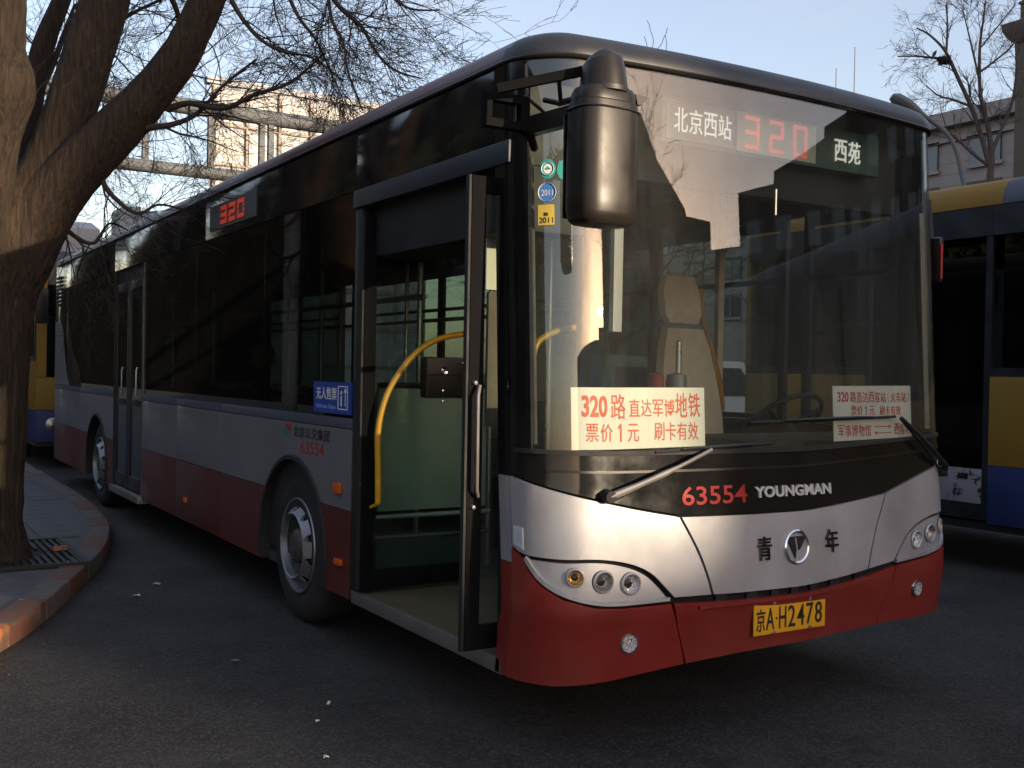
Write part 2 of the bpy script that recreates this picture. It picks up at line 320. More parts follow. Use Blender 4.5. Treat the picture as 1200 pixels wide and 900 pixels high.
# ------------------------------------------------------------------ bus front surface
W = 2.55
class Plan:      # front outline seen from above: bowed middle, circular corners
    def __init__(p, rc, bow, y0):
        p.rc, p.bow, p.y0 = rc, bow, y0; p.dc = y0+bow+rc
        xs = [rc*(1-math.cos(i/59*PI/2)) for i in range(60)] + [rc+(W-2*rc)*i/199 for i in range(1, 199)] + [W-rc*(1-math.cos(i/59*PI/2)) for i in range(59, -1, -1)]
        p.P = [(x, p.y(x)) for x in xs]; p.S = [0]
        for i in range(1, len(p.P)): p.S.append(p.S[-1]+math.dist(p.P[i], p.P[i-1]))
    def y(p, x):
        X = abs(x-W/2)/(W/2); y = p.y0+p.bow*X**2.2; e = min(x, W-x)
        if e < p.rc: y += p.rc-math.sqrt(max(0, p.rc*p.rc-(p.rc-e)**2))
        return y
PO = Plan(.30, .10, 0.); PN = Plan(.225, .10, .075)      # survey outline (first measurement) and true outline
_P, _S, DC = PN.P, PN.S, PN.dc
STN = _S[-1]; ST = PO.S[-1]; HC = ST/2; plan = PN.y
# tables turning surveyed (s, z) into true (s, z): the same sight line from the survey point, met with the true outline
_T = []
for k in range(61):
    so_ = ST*k/60; i = max(1, min(len(PO.S)-1, next((j for j, v in enumerate(PO.S) if v >= so_), len(PO.S)-1))); t = (so_-PO.S[i-1])/max(1e-9, PO.S[i]-PO.S[i-1])
    px_, py_ = (PO.P[i-1][d]+t*(PO.P[i][d]-PO.P[i-1][d]) for d in (0, 1)); dx, dy = px_-CAM.x, py_-CAM.y; best = None
    for j in range(len(_P)-1):
        ax, ay = _P[j][0]-CAM.x, _P[j][1]-CAM.y; bx, by = _P[j+1][0]-CAM.x, _P[j+1][1]-CAM.y
        c1, c2 = dx*ay-dy*ax, dx*by-dy*bx
        if c1*c2 <= 0 and c1 != c2:
            q = c1/(c1-c2); hx, hy = ax+q*(bx-ax), ay+q*(by-ay); tt = math.hypot(hx, hy)/math.hypot(dx, dy)
            if best is None or tt < best[1]: best = (_S[j]+q*(_S[j+1]-_S[j]), tt)
    if so_ > ST-.30: best = None
    _T.append((so_, best))
good = [(a_, b_) for a_, b_ in _T if b_ and a_ > .03]
_TS = [(0., 0., 1.)] + [(a_, b_[0], b_[1]) for a_, b_ in good] + [(ST, STN, good[-1][1][1])]
def TT(s, z):      # true position of a surveyed point
    if s <= 0: return s, z
    if s >= ST: return s-ST+STN, z
    for i in range(1, len(_TS)):
        if _TS[i][0] >= s: break
    a_, b_ = _TS[i-1], _TS[i]; t = (s-a_[0])/(b_[0]-a_[0]); r_ = a_[2]+t*(b_[2]-a_[2])
    return a_[1]+t*(b_[1]-a_[1]), CAM.z+(z-CAM.z)*r_
def SM(s, z):      # symmetric panels: measured on the near half, mirrored to the far half
    if s > HC:
        u_ = min(1, (s-HC)/(HC*.85)); u_ = u_*u_*(3-2*u_); dz = .072*u_*max(0, min(1, (1.5-z)/.5)); a_, b_ = SM(ST-s, z); return STN-a_, b_+dz
    a_, b_ = TT(min(s, 1.2), z)
    if s > 1.2: a_ = a_+(STN/2-a_)*(s-1.2)/(HC-1.2)
    return a_, b_
def lean(z):
    if z < .53: return .02+.025*(.53-z)/.25
    if z < .57: return .02*(.57-z)/.04
    if z < 1.1: return .04*((z-.57)/.53)**1.5
    return .04+.10*(z-1.1)/1.75
def _at(s):
    if s <= 0: return Vector((0, DC-s, 0)), Vector((-1, 0, 0))
    if s >= STN: return Vector((W, DC+s-STN, 0)), Vector((1, 0, 0))
    lo, hi = 0, len(_S)-1
    while hi-lo > 1:
        m_ = (lo+hi)//2
        if _S[m_] <= s: lo = m_
        else: hi = m_
    t = (s-_S[lo])/(_S[hi]-_S[lo]); a, b = _P[lo], _P[hi]
    return Vector((a[0]+t*(b[0]-a[0]), a[1]+t*(b[1]-a[1]), 0)), Vector((b[1]-a[1], -(b[0]-a[0]), 0)).normalized()
def SF(s, z, w=0., f=None):
    s, z = (f or SM)(s, z)
    return SF0(s, z, w)
def ST_(s, z, w=0.): return SF(s, z, w, TT)
def SF0(s, z, w=0.):
    p, _ = _at(s); q0, n0 = _at(s-.02); q1, n1 = _at(s+.02); n = (n0+n1).normalized()
    return Vector((p.x+n.x*w, p.y+lean(z)+n.y*w, z))
def conform(bm, step=.045, f=None):       # bm coordinates are (s, z, w)
    xs = [v.co.x for v in bm.verts]; zs = [v.co.y for v in bm.verts]
    def cut(co, no):
        bmesh.ops.bisect_plane(bm, geom=bm.verts[:]+bm.edges[:]+bm.faces[:], plane_co=co, plane_no=no, dist=1e-6)
    k = math.ceil(min(xs)/step)
    while k*step < max(xs): cut((k*step+1e-4, 0, 0), (1, 0, 0)); k += 1
    zc = [.53, .57, .62, .7, .8, .9, 1.0, 1.1] + [1.1+.16*i for i in range(1, 12)]
    for z in zc:
        if min(zs) < z < max(zs): cut((0, z, 0), (0, 1, 0))
    for v in bm.verts: v.co = SF(v.co.x, v.co.y, v.co.z, f)
    return bm
def spanel(poly, w0, w1, step=.045, f=None):
    bm = bmesh.new(); A = [bm.verts.new((p[0], p[1], w0)) for p in poly]; B = [bm.verts.new((p[0], p[1], w1)) for p in poly]; n = len(poly)
    bm.faces.new(A); bm.faces.new(B[::-1])
    for i in range(n): bm.faces.new((A[i], B[i], B[(i+1) % n], A[(i+1) % n]))
    bmesh.ops.recalc_face_normals(bm, faces=bm.faces)
    return conform(bm, step, f)
def mir(poly): return [(ST-a, b) for a, b in poly]
def smoothpoly(pts, k=4):        # Catmull-Rom through open point list
    out = []; n = len(pts)
    for i in range(n-1):
        p0, p1, p2, p3 = pts[max(i-1, 0)], pts[i], pts[i+1], pts[min(i+2, n-1)]
        for j in range(k):
            t = j/k
            out.append(tuple(.5*((2*p1[d])+(-p0[d]+p2[d])*t+(2*p0[d]-5*p1[d]+4*p2[d]-p3[d])*t*t+(-p0[d]+3*p1[d]-3*p2[d]+p3[d])*t**3) for d in range(2)))
    out.append(tuple(pts[-1])); return out

bus = thing('city_bus', 'large silver and maroon city bus with black glass sides, front door open, filling the picture', 'bus', (1.275, 6.0, 0))
def part(bm, name, m, parent=None, **k): return finish(bm, name, m, parent or bus, **k)
# --- body edge curves (s, z)
topE = smoothpoly([(.018, 1.125), (.2, 1.088), (.40, 1.045), (.60, 1.003), (.775, .972)])
seam = smoothpoly([(.775, .972), (.852, .84), (.90, .73), (.925, .652)])
hlTop = smoothpoly([(.018, .850), (.089, .822), (.25, .817), (.396, .822), (.52, .803), (.62, .762), (.69, .70), (.735, .655)])
G = .006
silverL = topE[:-1] + [(a-G, b) for a, b in seam] + [(.735, .655)] + hlTop[::-1][1:]
part(spanel(silverL, -.012, .006), 'front_side_panel', 'silver'); part(spanel(mir(silverL), -.012, .006), 'front_side_panel', 'silver')
cen = [(a+G, b) for a, b in seam]; cenpoly = cen + [(1.1, .648), (HC, .645)]; cenpoly = cenpoly + mir([p for p in cenpoly[:-1]])[::-1]
cenpoly = cenpoly + [(HC+.3, .966), (HC, .965), (HC-.3, .966)]
bonnet = part(spanel(cenpoly, -.012, .008), 'bonnet_panel', 'silver')
hl = smoothpoly([(.086, .802), (.25, .800), (.396, .806), (.51, .787), (.60, .75), (.67, .69), (.711, .643)], 4) + smoothpoly([(.711, .643), (.5, .640), (.38, .645), (.259, .672), (.17, .715), (.12, .76), (.086, .802)], 4)[1:-1]
redtop = [(.018, .835)] + [(.082, .800), (.112, .752), (.163, .705), (.256, .660), (.378, .633), (.5, .628), (.715, .630)]
redL = redtop + [(.762, .531), (.806, .40), (.812, .372), (.6, .352), (.40, .330), (.247, .312), (.018, .310)]
part(spanel(redL, -.012, .010), 'bumper_corner', 'red'); part(spanel(mir(redL), -.012, .010), 'bumper_corner', 'red')
redC = [(.729, .632), (.925, .622), (1.2, .616), (HC, .614)]; redC = redC + mir(redC[:-1])[::-1]
redCb = [(.822, .373), (1.1, .388), (HC, .394)]; redCb = redCb + mir(redCb[:-1])[::-1]
part(spanel(redC[:1]+redC[1:]+redCb[::-1], -.012, .012), 'bumper_centre', 'red')
# dark backing behind the seams and the grille slot
part(spanel([(.02, .36), (HC, .43), (ST-.02, .36), (ST-.02, 1.12), (HC, .99), (.02, 1.12)], -.05, -.02), 'front_backing', 'gap')
for i in range(7):
    s = .98+i*(ST-1.96)/6; part(spanel([(s-.03, .612), (s+.03, .612), (s+.03, .65), (s-.03, .65)], -.014, -.004), 'grille_vane', 'frame')
part(spanel([(.85, .600), (ST-.85, .600), (ST-.85, .612), (.85, .612)], -.014, .02), 'grille_ledge', 'red')
def headlight(mirror):
    f = (lambda p: mir(p)) if mirror else (lambda p: p); g = (lambda s: ST-s) if mirror else (lambda s: s)
    bm = bmesh.new(); loops = [f(hl)] + [[(g(s_)+(r_+.008)*math.cos(t*PI/14), z_+(r_+.008)*math.sin(t*PI/14)) for t in range(28)] for s_, z_, r_ in ((.304, .748, .030), (.415, .734, .037), (.533, .722, .037))]
    ed = []
    for lp_ in loops:
        vs_ = [bm.verts.new((p[0], p[1], -.004)) for p in lp_]; ed += [bm.edges.new((vs_[i], vs_[(i+1) % len(vs_)])) for i in range(len(vs_))]
    bmesh.ops.triangle_fill(bm, use_beauty=True, use_dissolve=False, edges=ed)
    gx = bmesh.ops.extrude_face_region(bm, geom=bm.faces[:]); bmesh.ops.translate(bm, verts=[e for e in gx['geom'] if isinstance(e, bmesh.types.BMVert)], vec=(0, 0, -.014)); bmesh.ops.recalc_face_normals(bm, faces=bm.faces)
    h = part(conform(bm), 'headlight_housing', 'silver')
    lip = hl[24:] + [hl[0]]; inner = [(a+.012*(1 if a < .3 else 0), b+.014) for a, b in lip]
    part(spanel(f(lip+inner[::-1]), -.012, .010), 'headlight_trim', 'silver', h)
    for s, z, r, mt in ((.304, .748, .030, 'lampgold'), (.415, .734, .037, 'lampgrey'), (.533, .722, .037, 'lampbright')):
        p = SF(g(s), z, -.002); q = SF(g(s), z, .03); n = (q-p).normalized(); R = n.to_track_quat('Y', 'Z').to_matrix().to_4x4()
        b = lathe([(-.001, r+.010), (.006, r+.009), (.010, r+.003), (.006, r), (-.006, r-.004)], 'y', 32); bmesh.ops.transform(b, matrix=Matrix.Translation(p) @ R, verts=b.verts)
        part(b, 'lamp_bezel', 'silver', h)
        b = lathe([(.002, r), (-.014, r*.8), (-.024, r*.45), (-.026, .001)], 'y', 32); bmesh.ops.transform(b, matrix=Matrix.Translation(p+n*.004) @ R, verts=b.verts)
        part(b, 'lamp_reflector', mt, h)
        b = lathe([(.0, r*.98), (.006, r*.75), (.010, r*.4), (.012, .001)], 'y', 32); bmesh.ops.transform(b, matrix=Matrix.Translation(p+n*.003) @ R, verts=b.verts)
        part(b, 'lamp_lens', 'lens', h)
headlight(False); headlight(True)
for s in (.540, ST-.54):
    z = .483 if s < 1 else .492
    p = SF(s, z, .010 if s < 1 else .024); n = (SF(s, z, .06)-p).normalized(); R = n.to_track_quat('Y', 'Z').to_matrix().to_4x4(); r = .035
    b = lathe([(0, r+.008), (.006, r+.006), (.007, r)], 'y', 32); bmesh.ops.transform(b, matrix=Matrix.Translation(p) @ R, verts=b.verts)
    fg = part(b, 'fog_light', 'chrome')
    b = lathe([(.004, r), (-.001, r*.5), (.0, .001)], 'y', 32); bmesh.ops.transform(b, matrix=Matrix.Translation(p+n*.002) @ R, verts=b.verts)
    part(b, 'reflector', 'lampbright', fg)
    b = lathe([(.004, r), (.011, r*.6), (.013, .001)], 'y', 32); bmesh.ops.transform(b, matrix=Matrix.Translation(p+n*.003) @ R, verts=b.verts)
    part(b, 'lens', 'lens', fg)
# --- black panel under the windscreen, windscreen, frame
bp_ = [(.018, 1.135)] + [(a, b+.010) for a, b in topE[1:]] + [(1.1, .974), (HC, .972)]; bp_ = bp_ + mir(bp_[:-1])[::-1] + [(ST-.018, 1.225), (.018, 1.225)]
part(spanel(bp_, -.014, .002), 'black_front_panel', 'glossblack')
led = [(.05, 1.225), (ST-.05, 1.225), (ST-.05, 1.243), (.05, 1.243)]
part(spanel(led, -.014, .010), 'windscreen_seal', 'rubber')
part(spanel([(.20, 1.155), (ST-.20, 1.155), (ST-.20, 1.165), (.20, 1.165)], .002, .006), 'panel_seam', 'mirrorshell')
ws = spanel([(.135, 1.243), (ST-.135, 1.243), (ST-.135, 2.818), (.135, 2.818)], -.008, -.002)
windscreen = part(ws, 'windscreen', 'ws')
for f in (lambda p: p, mir):
    part(spanel(f([(.018, 1.225), (.05, 1.225), (.05, 1.243), (.135, 1.243), (.135, 2.818), (.018, 2.818)]), -.014, .004), 'windscreen_pillar', 'glossblack')
    part(spanel(f([(.125, 1.26), (.145, 1.26), (.145, 2.42), (.125, 2.42)]), -.035, -.010), 'pillar_lining', 'alu')
# corner pillar between door and seam, three colours
for z0, z1, mt in ((.31, .775, 'red'), (.778, 1.125, 'silver'), (1.128, 2.818, 'glossblack')):
    part(spanel([(-.075, z0), (.012, z0), (.012, z1), (-.075, z1)], -.03, .004), 'corner_post', mt)
    part(spanel(mir([(-.075, z0), (.012, z0), (.012, z1), (-.075, z1)]), -.03, .004), 'corner_post', mt)
part(spanel([(.004, .34), (.03, .34), (.03, 2.81), (.004, 2.81)], -.04, -.02), 'seam_backing', 'gap')
# --- lettering and badge on the front
def slabel(s, rect, mt, name='lettering', w=.002, d=.003, parent=None, bold=0., kern=None):
    b = text_bm(s, *rect, depth=d, bold=bold)
    for v in b.verts: v.co.z += w
    return part(conform(b, .06, TT), name, mt, parent)
slabel('63554', (.788, 1.128, 1.018, 1.094), 'rednum', 'fleet_number', .003, .002, None, .012)
slabel('YOUNGMAN', (1.168, 1.628, 1.034, 1.082), 'silverletter', 'maker_lettering', .003, .008, None, .035)
slabel('青', (1.166, 1.244, .772, .872), 'darkchrome', 'character_badge', .008, .010, bonnet, .012)
slabel('年', (1.572, 1.652, .778, .880), 'darkchrome', 'character_badge', .008, .010, bonnet, .012)
IDM = lambda s_, z_: (s_, z_)
bc = STN/2; bz = .800
ring = []
bm = bmesh.new(); K = 40
def annulus(bm, cs, cz, r0, r1, w0, w1, K=40, fm=None):
    pr = [(r0, w0), (r0, w1), ((r0+r1)/2, w1+.004), (r1, w1), (r1, w0)]; rr = []
    for k in range(K):
        t = 2*PI*k/K; rr.append([bm.verts.new(SF(cs+r*math.cos(t), cz+r*math.sin(t), w_, fm)) for r, w_ in pr])
    for k in range(K):
        for j in range(len(pr)-1): bm.faces.new((rr[k][j], rr[k][j+1], rr[(k+1) % K][j+1], rr[(k+1) % K][j]))
annulus(bm, bc, bz, .064, .076, .008, .016, fm=IDM)
bmesh.ops.recalc_face_normals(bm, faces=bm.faces)
part(bm, 'badge_ring', 'chrome', bonnet)
for poly in ([(-.058, .040), (-.012, .040), (-.002, -.01), (-.010, -.052), (-.022, -.028)], [(.004, .040), (.058, .040), (.026, -.006), (.014, -.015)]):
    part(spanel([(bc+a, bz+b) for a, b in poly], .008, .013, f=IDM), 'badge_wing', 'blackprint', bonnet)
part(spanel([(bc-.062, bz+.041), (bc+.062, bz+.041), (bc+.060, bz+.047), (bc-.060, bz+.047)], .008, .016, f=IDM), 'badge_bar', 'chrome', bonnet)
# paper slip on the left panel
sl = part(spanel([(.030, .858), (.085, .838), (.085, .925), (.030, .932)], .006, .0075), 'paper_slip', 'paperm')
bm = bmesh.new()
for i in range(7):
    z = .868+i*.008
    for j in range(3):
        s = .036+j*.015+random.uniform(-.002, .002); h = random.uniform(.001, .002)
        A = [bm.verts.new((a, b, c)) for a, b, c in ((s, z, .0076), (s+.010, z+random.uniform(-.002, .002), .0076), (s+.010, z+h, .0076), (s, z+h, .0076))]; bm.faces.new(A[::-1])
part(conform(bm, .1), 'handwriting', 'scribble', sl)
# licence plate
py = plan(W/2-.22)+lean(.49)-.022; px0 = Yp(882, 739, py).x; px1 = px0+.44
pl = part(Box(px0, px1, py-.006, py, .43, .57, .0025), 'licence_plate', 'plate')
part(Box(px0+.05, px1-.05, py+.002, py+.03, .45, .55), 'plate_bracket', 'frame')
def ytext(s, x0, x1, z0, z1, y, mt, name='lettering', parent=None, d=.002, bold=0.):   # faces -Y
    b = text_bm(s, x0, x1, z0, z1, d, bold)
    for v in b.verts: v.co = Vector((v.co.x, y-v.co.z, v.co.y))
    return part(b, name, mt, parent) if parent is None or parent.name.startswith(bus.name) or parent.parent is bus else finish(b, name, mt, parent)
ytext('京', px0+.014, px0+.066, .447, .545, py-.006, 'blackprint', 'plate_character', pl, .002, .01)
ytext('A', px0+.072, px0+.122, .450, .545, py-.006, 'blackprint', 'plate_character', pl, .002, .006)
ytext('·', px0+.130, px0+.140, .490, .502, py-.006, 'blackprint', 'plate_character', pl, .002, .02)
for i, ch in enumerate('H2478'): ytext(ch, px0+.150+i*.056, px0+.194+i*.056, .450, .545, py-.006, 'blackprint', 'plate_character', pl, .002, .006)
for x in (px0+.12, px1-.10):
    for z in (.437, .563): part(lathe([(-.006, .001), (-.005, .007), (0, .009)], 'y', 12, (x, py-.007, z)), 'plate_bolt', 'steel', pl)
# --- wipers
def wiper(sp, zp, sk, zk, b0, b1, zb0, zb1):
    n = part(Tube([ST_(sp+(sk-sp)*t, zp+(zk-zp)*t, .035+.02*math.sin(t*PI)) for t in [i/8 for i in range(9)]], [.016]*2+[.013]*3+[.009]*4, 8), 'wiper_arm', 'alu' if sp < 1 else 'frame')
    p = ST_(sp, zp, 0); q = ST_(sp, zp, .05)
    part(Tube([p, q], [.030, .024], 14), 'wiper_spindle', 'rubber', n)
    off = Vector((0, 0, -.022)); part(Tube([ST_(sp+(sk-sp)*t, zp+(zk-zp)*t-.022+.018*t, .030) for t in (0, .5, 1)], .006, 6), 'wiper_link', 'frame', n)
    bl = part(Tube([ST_(b0+(b1-b0)*t, zb0+(zb1-zb0)*t, .010) for t in [i/12 for i in range(13)]], .007, 6), 'wiper_blade', 'rubber', n)
    part(Tube([ST_(b0+(b1-b0)*t, zb0+(zb1-zb0)*t+.006, .026) for t in [.2+.6*i/8 for i in range(9)]], [.004, .006, .007, .008, .009, .008, .007, .006, .004], 6), 'blade_carrier', 'frame', n)
wiper(.435, 1.068, .92, 1.245, .66, 1.27, 1.237, 1.262)
wiper(2.50, 1.10, 2.11, 1.368, 2.10, 1.15, 1.372, 1.352)
# --- windscreen stickers (inside face)
for s, z, r, mt, tx in ((.222, 2.362, .040, 'teal', None), (.218, 2.268, .040, 'bluest', '2011'),):
    poly = [(s+r*.85*math.cos(t*2*PI/28), z+r*math.sin(t*2*PI/28)) for t in range(28)]
    st = part(spanel(poly, -.0015, 0., f=TT), 'round_sticker', mt)
    if tx: slabel(tx, (s-.024, s+.024, z-.014, z+.010), 'whiteprint', 'lettering', .0002, .0006, st, .0)
    bm = bmesh.new(); annulus(bm, s, z, r*.62 if not tx else r*.90, r*.68 if not tx else r*.95, .0002, .0004, fm=TT); bmesh.ops.recalc_face_normals(bm, faces=bm.faces); part(bm, 'sticker_ring', 'whiteprint', st)
    if not tx:
        part(spanel([(s+r*.45*math.cos(t*2*PI/20), z+r*.5*math.sin(t*2*PI/20)) for t in range(20)], .0002, .0006, f=TT), 'sticker_centre', 'whiteprint', st)
        part(spanel([(s-.012, z-.004), (s+.012, z-.004), (s+.012, z+.001), (s, z+.010), (s-.012, z+.001)], .0008, .001, f=TT), 'sticker_emblem', 'teal', st)
st = part(spanel([(.178, 2.137), (.248, 2.137), (.248, 2.218), (.178, 2.218)], -.0015, 0., f=TT), 'square_sticker', 'yelst')
slabel('2011', (.184, .242, 2.144, 2.168), 'blackprint', 'lettering', .0002, .0006, st, .0)
slabel('检', (.203, .223, 2.172, 2.188), 'blackprint', 'lettering', .0002, .0006, st, .02)
st = part(spanel([(.29+.03*math.cos(t*2*PI/20), 2.355+.04*math.sin(t*2*PI/20)) for t in range(20)], -.0015, 0., f=TT), 'round_sticker', 'teal')
# --- header and destination display behind the glass
part(prism([(.25, .45), (.20, .60), (.20, .75)], 'z', 0, 0.01) if False else Box(.12, W-.12, .52, .60, 2.42, 2.80), 'display_housing', 'intdark')
yb = .44
disp = part(Box(.765, 2.20, yb, yb+.05, 2.59, 2.785, .006) if False else Box(.765, 2.20, yb, yb+.05, 2.585, 2.795, .006), 'destination_display', 'board')
part(Box(1.21, 1.735, yb-.004, yb-.001, 2.60, 2.785), 'number_window', 'boardlight', disp); part(Box(.785, 1.19, yb-.004, yb-.001, 2.605, 2.78), 'text_window', 'boardmid', disp)  # left sheet puts sun and reflection into a paler board colour
for i, ch in enumerate('北京西站'): ytext(ch, .83+i*.088, .908+i*.088, 2.640, 2.748, yb-.001, 'ledwhite', 'led_character', disp, .006, .0)
for i, ch in enumerate('西苑'): ytext(ch, 1.868+i*.100, 1.955+i*.100, 2.630, 2.740, yb-.001, 'ledwhite', 'led_character', disp, .006, .0)
def seven(ch, x0, z0, w_, h_, y, t=.022):
    seg = {'3': 'abgcd', '2': 'abged', '0': 'abcdef'}[ch]; bm = bmesh.new(); hh = h_/2
    R = {'a': (x0, x0+w_, z0+h_-t, z0+h_), 'g': (x0+t*.3, x0+w_-t*.3, z0+hh-t/2, z0+hh+t/2), 'd': (x0, x0+w_, z0, z0+t), 'b': (x0+w_-t, x0+w_, z0+hh+.004, z0+h_-t-.004),
         'c': (x0+w_-t, x0+w_, z0+t+.004, z0+hh-.004), 'f': (x0, x0+t, z0+hh+.004, z0+h_-t-.004), 'e': (x0, x0+t, z0+t+.004, z0+hh-.004)}
    for k in seg:
        a, b, c, d = R[k]; box(bm, a, b, y-.004, y, c, d)
    return bm
for i, ch in enumerate('320'): part(seven(ch, 1.255+i*.160, 2.615, .095, .155, yb-.005, .019), 'led_digit', 'ledred', disp)
# --- roof
def ring_off(d, z, zl=None):
    pts = []
    for i in range(0, len(_P), 6):
        s = _S[i]; p = SF0(s, 2.79, -d); pts.append((p.x, p.y, z))
    last = SF0(STN, 2.79, -d); pts.append((last.x, last.y, z))
    L_ = DC+.135
    for y in (2, 4, 6, 8, 10, 11.7): pts.append((W-d, y, z))
    for a in (0, 30, 60, 90): pts.append((W-.4+(.4-d)*math.cos(math.radians(a)), 11.77+(.4-d)*math.sin(math.radians(a)), z))
    for a in (90, 120, 150, 180): pts.append((.4+(.4-d)*math.cos(math.radians(a)), 11.77+(.4-d)*math.sin(math.radians(a)), z))
    for y in (11.7, 10, 8, 6, 4, 2): pts.append((d, y, z))
    return pts
def roof_strip(prof):
    bm = bmesh.new(); rs = [[bm.verts.new(p) for p in ring_off(d, z)] for d, z in prof]; n = len(rs[0])
    for i in range(len(rs)-1):
        for q in range(n): bm.faces.new((rs[i][q], rs[i][(q+1) % n], rs[i+1][(q+1) % n], rs[i+1][q]))
    return bm, rs
bm, rs = roof_strip([(-.006, 2.836), (-.005, 2.855), (.006, 2.884), (.035, 2.915), (.075, 2.938)]); bmesh.ops.recalc_face_normals(bm, faces=bm.faces)
capfaces = bm.copy()
def front_only(b, keep_front):
    dl = [f for f in b.faces if (f.calc_center_median().y < .52) != keep_front]; bmesh.ops.delete(b, geom=dl, context='FACES'); return b
part(front_only(bm, True), 'roof_front_cap', 'roofblack'); part(front_only(capfaces, False), 'roof_cove', 'maroon')
bm, rs = roof_strip([(.075, 2.938), (.12, 2.955), (.25, 2.982), (.6, 3.005)]); bm.faces.new(rs[-1]); bmesh.ops.recalc_face_normals(bm, faces=bm.faces); part(bm, 'roof', 'roofblack')
bm, rs = roof_strip([(.0, 2.818), (-.012, 2.820), (-.016, 2.827), (-.012, 2.834), (.0, 2.837)]); bmesh.ops.recalc_face_normals(bm, faces=bm.faces); part(bm, 'gutter_rail', 'mirrorshell')
part(Box(.02, W-.02, .55, 12.1, 2.74, 2.78), 'ceiling_lining', 'intgrey')
# --- right hand side (x = 0)
AX1, AX2, AZ, AR = 2.95, 9.03, .47, .575
def arch(yc, r=AR, z0=.31, n=16):      # points of the arch from low y to high y, going over the top
    a0 = math.asin((z0-AZ)/r) if z0 < AZ else 0
    return [(yc-r*math.cos(a0+(PI-2*a0)*i/n), AZ+r*math.sin(a0+(PI-2*a0)*i/n)*.97) for i in range(n+1)]
def side_lower(y0, y1, yc, x0, x1, pre):
    A = arch(yc)
    def clip(zlo, zhi):      # polygon between two heights minus the arch
        pts_lo = [p for p in A if zlo <= p[1] <= zhi]
        left = [p for p in pts_lo if p[0] < yc]; right = [p for p in pts_lo if p[0] >= yc]
        def cross(z, sgn):
            v = min(1, max(-1, (z-AZ)/(AR*.97))); return (yc+sgn*AR*math.sqrt(1-v*v), z)
        top = AZ+AR*.97
        if zhi >= top:
            return [[(y0, zlo), cross(zlo, -1)] + [p for p in pts_lo] + [cross(zlo, 1), (y1, zlo), (y1, zhi), (y0, zhi)]]
        return [[(y0, zlo), cross(zlo, -1)] + left + [cross(zhi, -1), (y0, zhi)], [cross(zlo, 1), (y1, zlo), (y1, zhi), cross(zhi, 1)] + right[::-1][::-1] if False else [(y1, zhi), cross(zhi, 1)] + right + [cross(zlo, 1), (y1, zlo)]]
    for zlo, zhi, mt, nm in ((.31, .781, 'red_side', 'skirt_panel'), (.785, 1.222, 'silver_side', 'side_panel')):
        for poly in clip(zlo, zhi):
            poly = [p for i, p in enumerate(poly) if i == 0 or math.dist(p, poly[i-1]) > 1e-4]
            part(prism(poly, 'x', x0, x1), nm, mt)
    # arch lip and liner
    bm = bmesh.new(); rr = [[bm.verts.new((x, yc+(r)*math.cos(t), AZ+r*.97*math.sin(t))) for x, r in ((x0, AR-.002), (x0-.012*pre, AR-.01), (x0-.012*pre, AR-.035), (x0+.02*pre, AR-.035), (x0+.45*pre, AR-.04))] for t in [-.28+(PI+.56)*i/28 for i in range(29)]]
    for i in range(28):
        for j in range(4): bm.faces.new((rr[i][j], rr[i][j+1], rr[i+1][j+1], rr[i+1][j]))
    part(bm, 'wheel_arch', 'rubber')
def beltband(y0, y1, x0, x1): part(Box(x0, x1, y0, y1, 1.226, 1.282, .004), 'belt_band', 'belt')
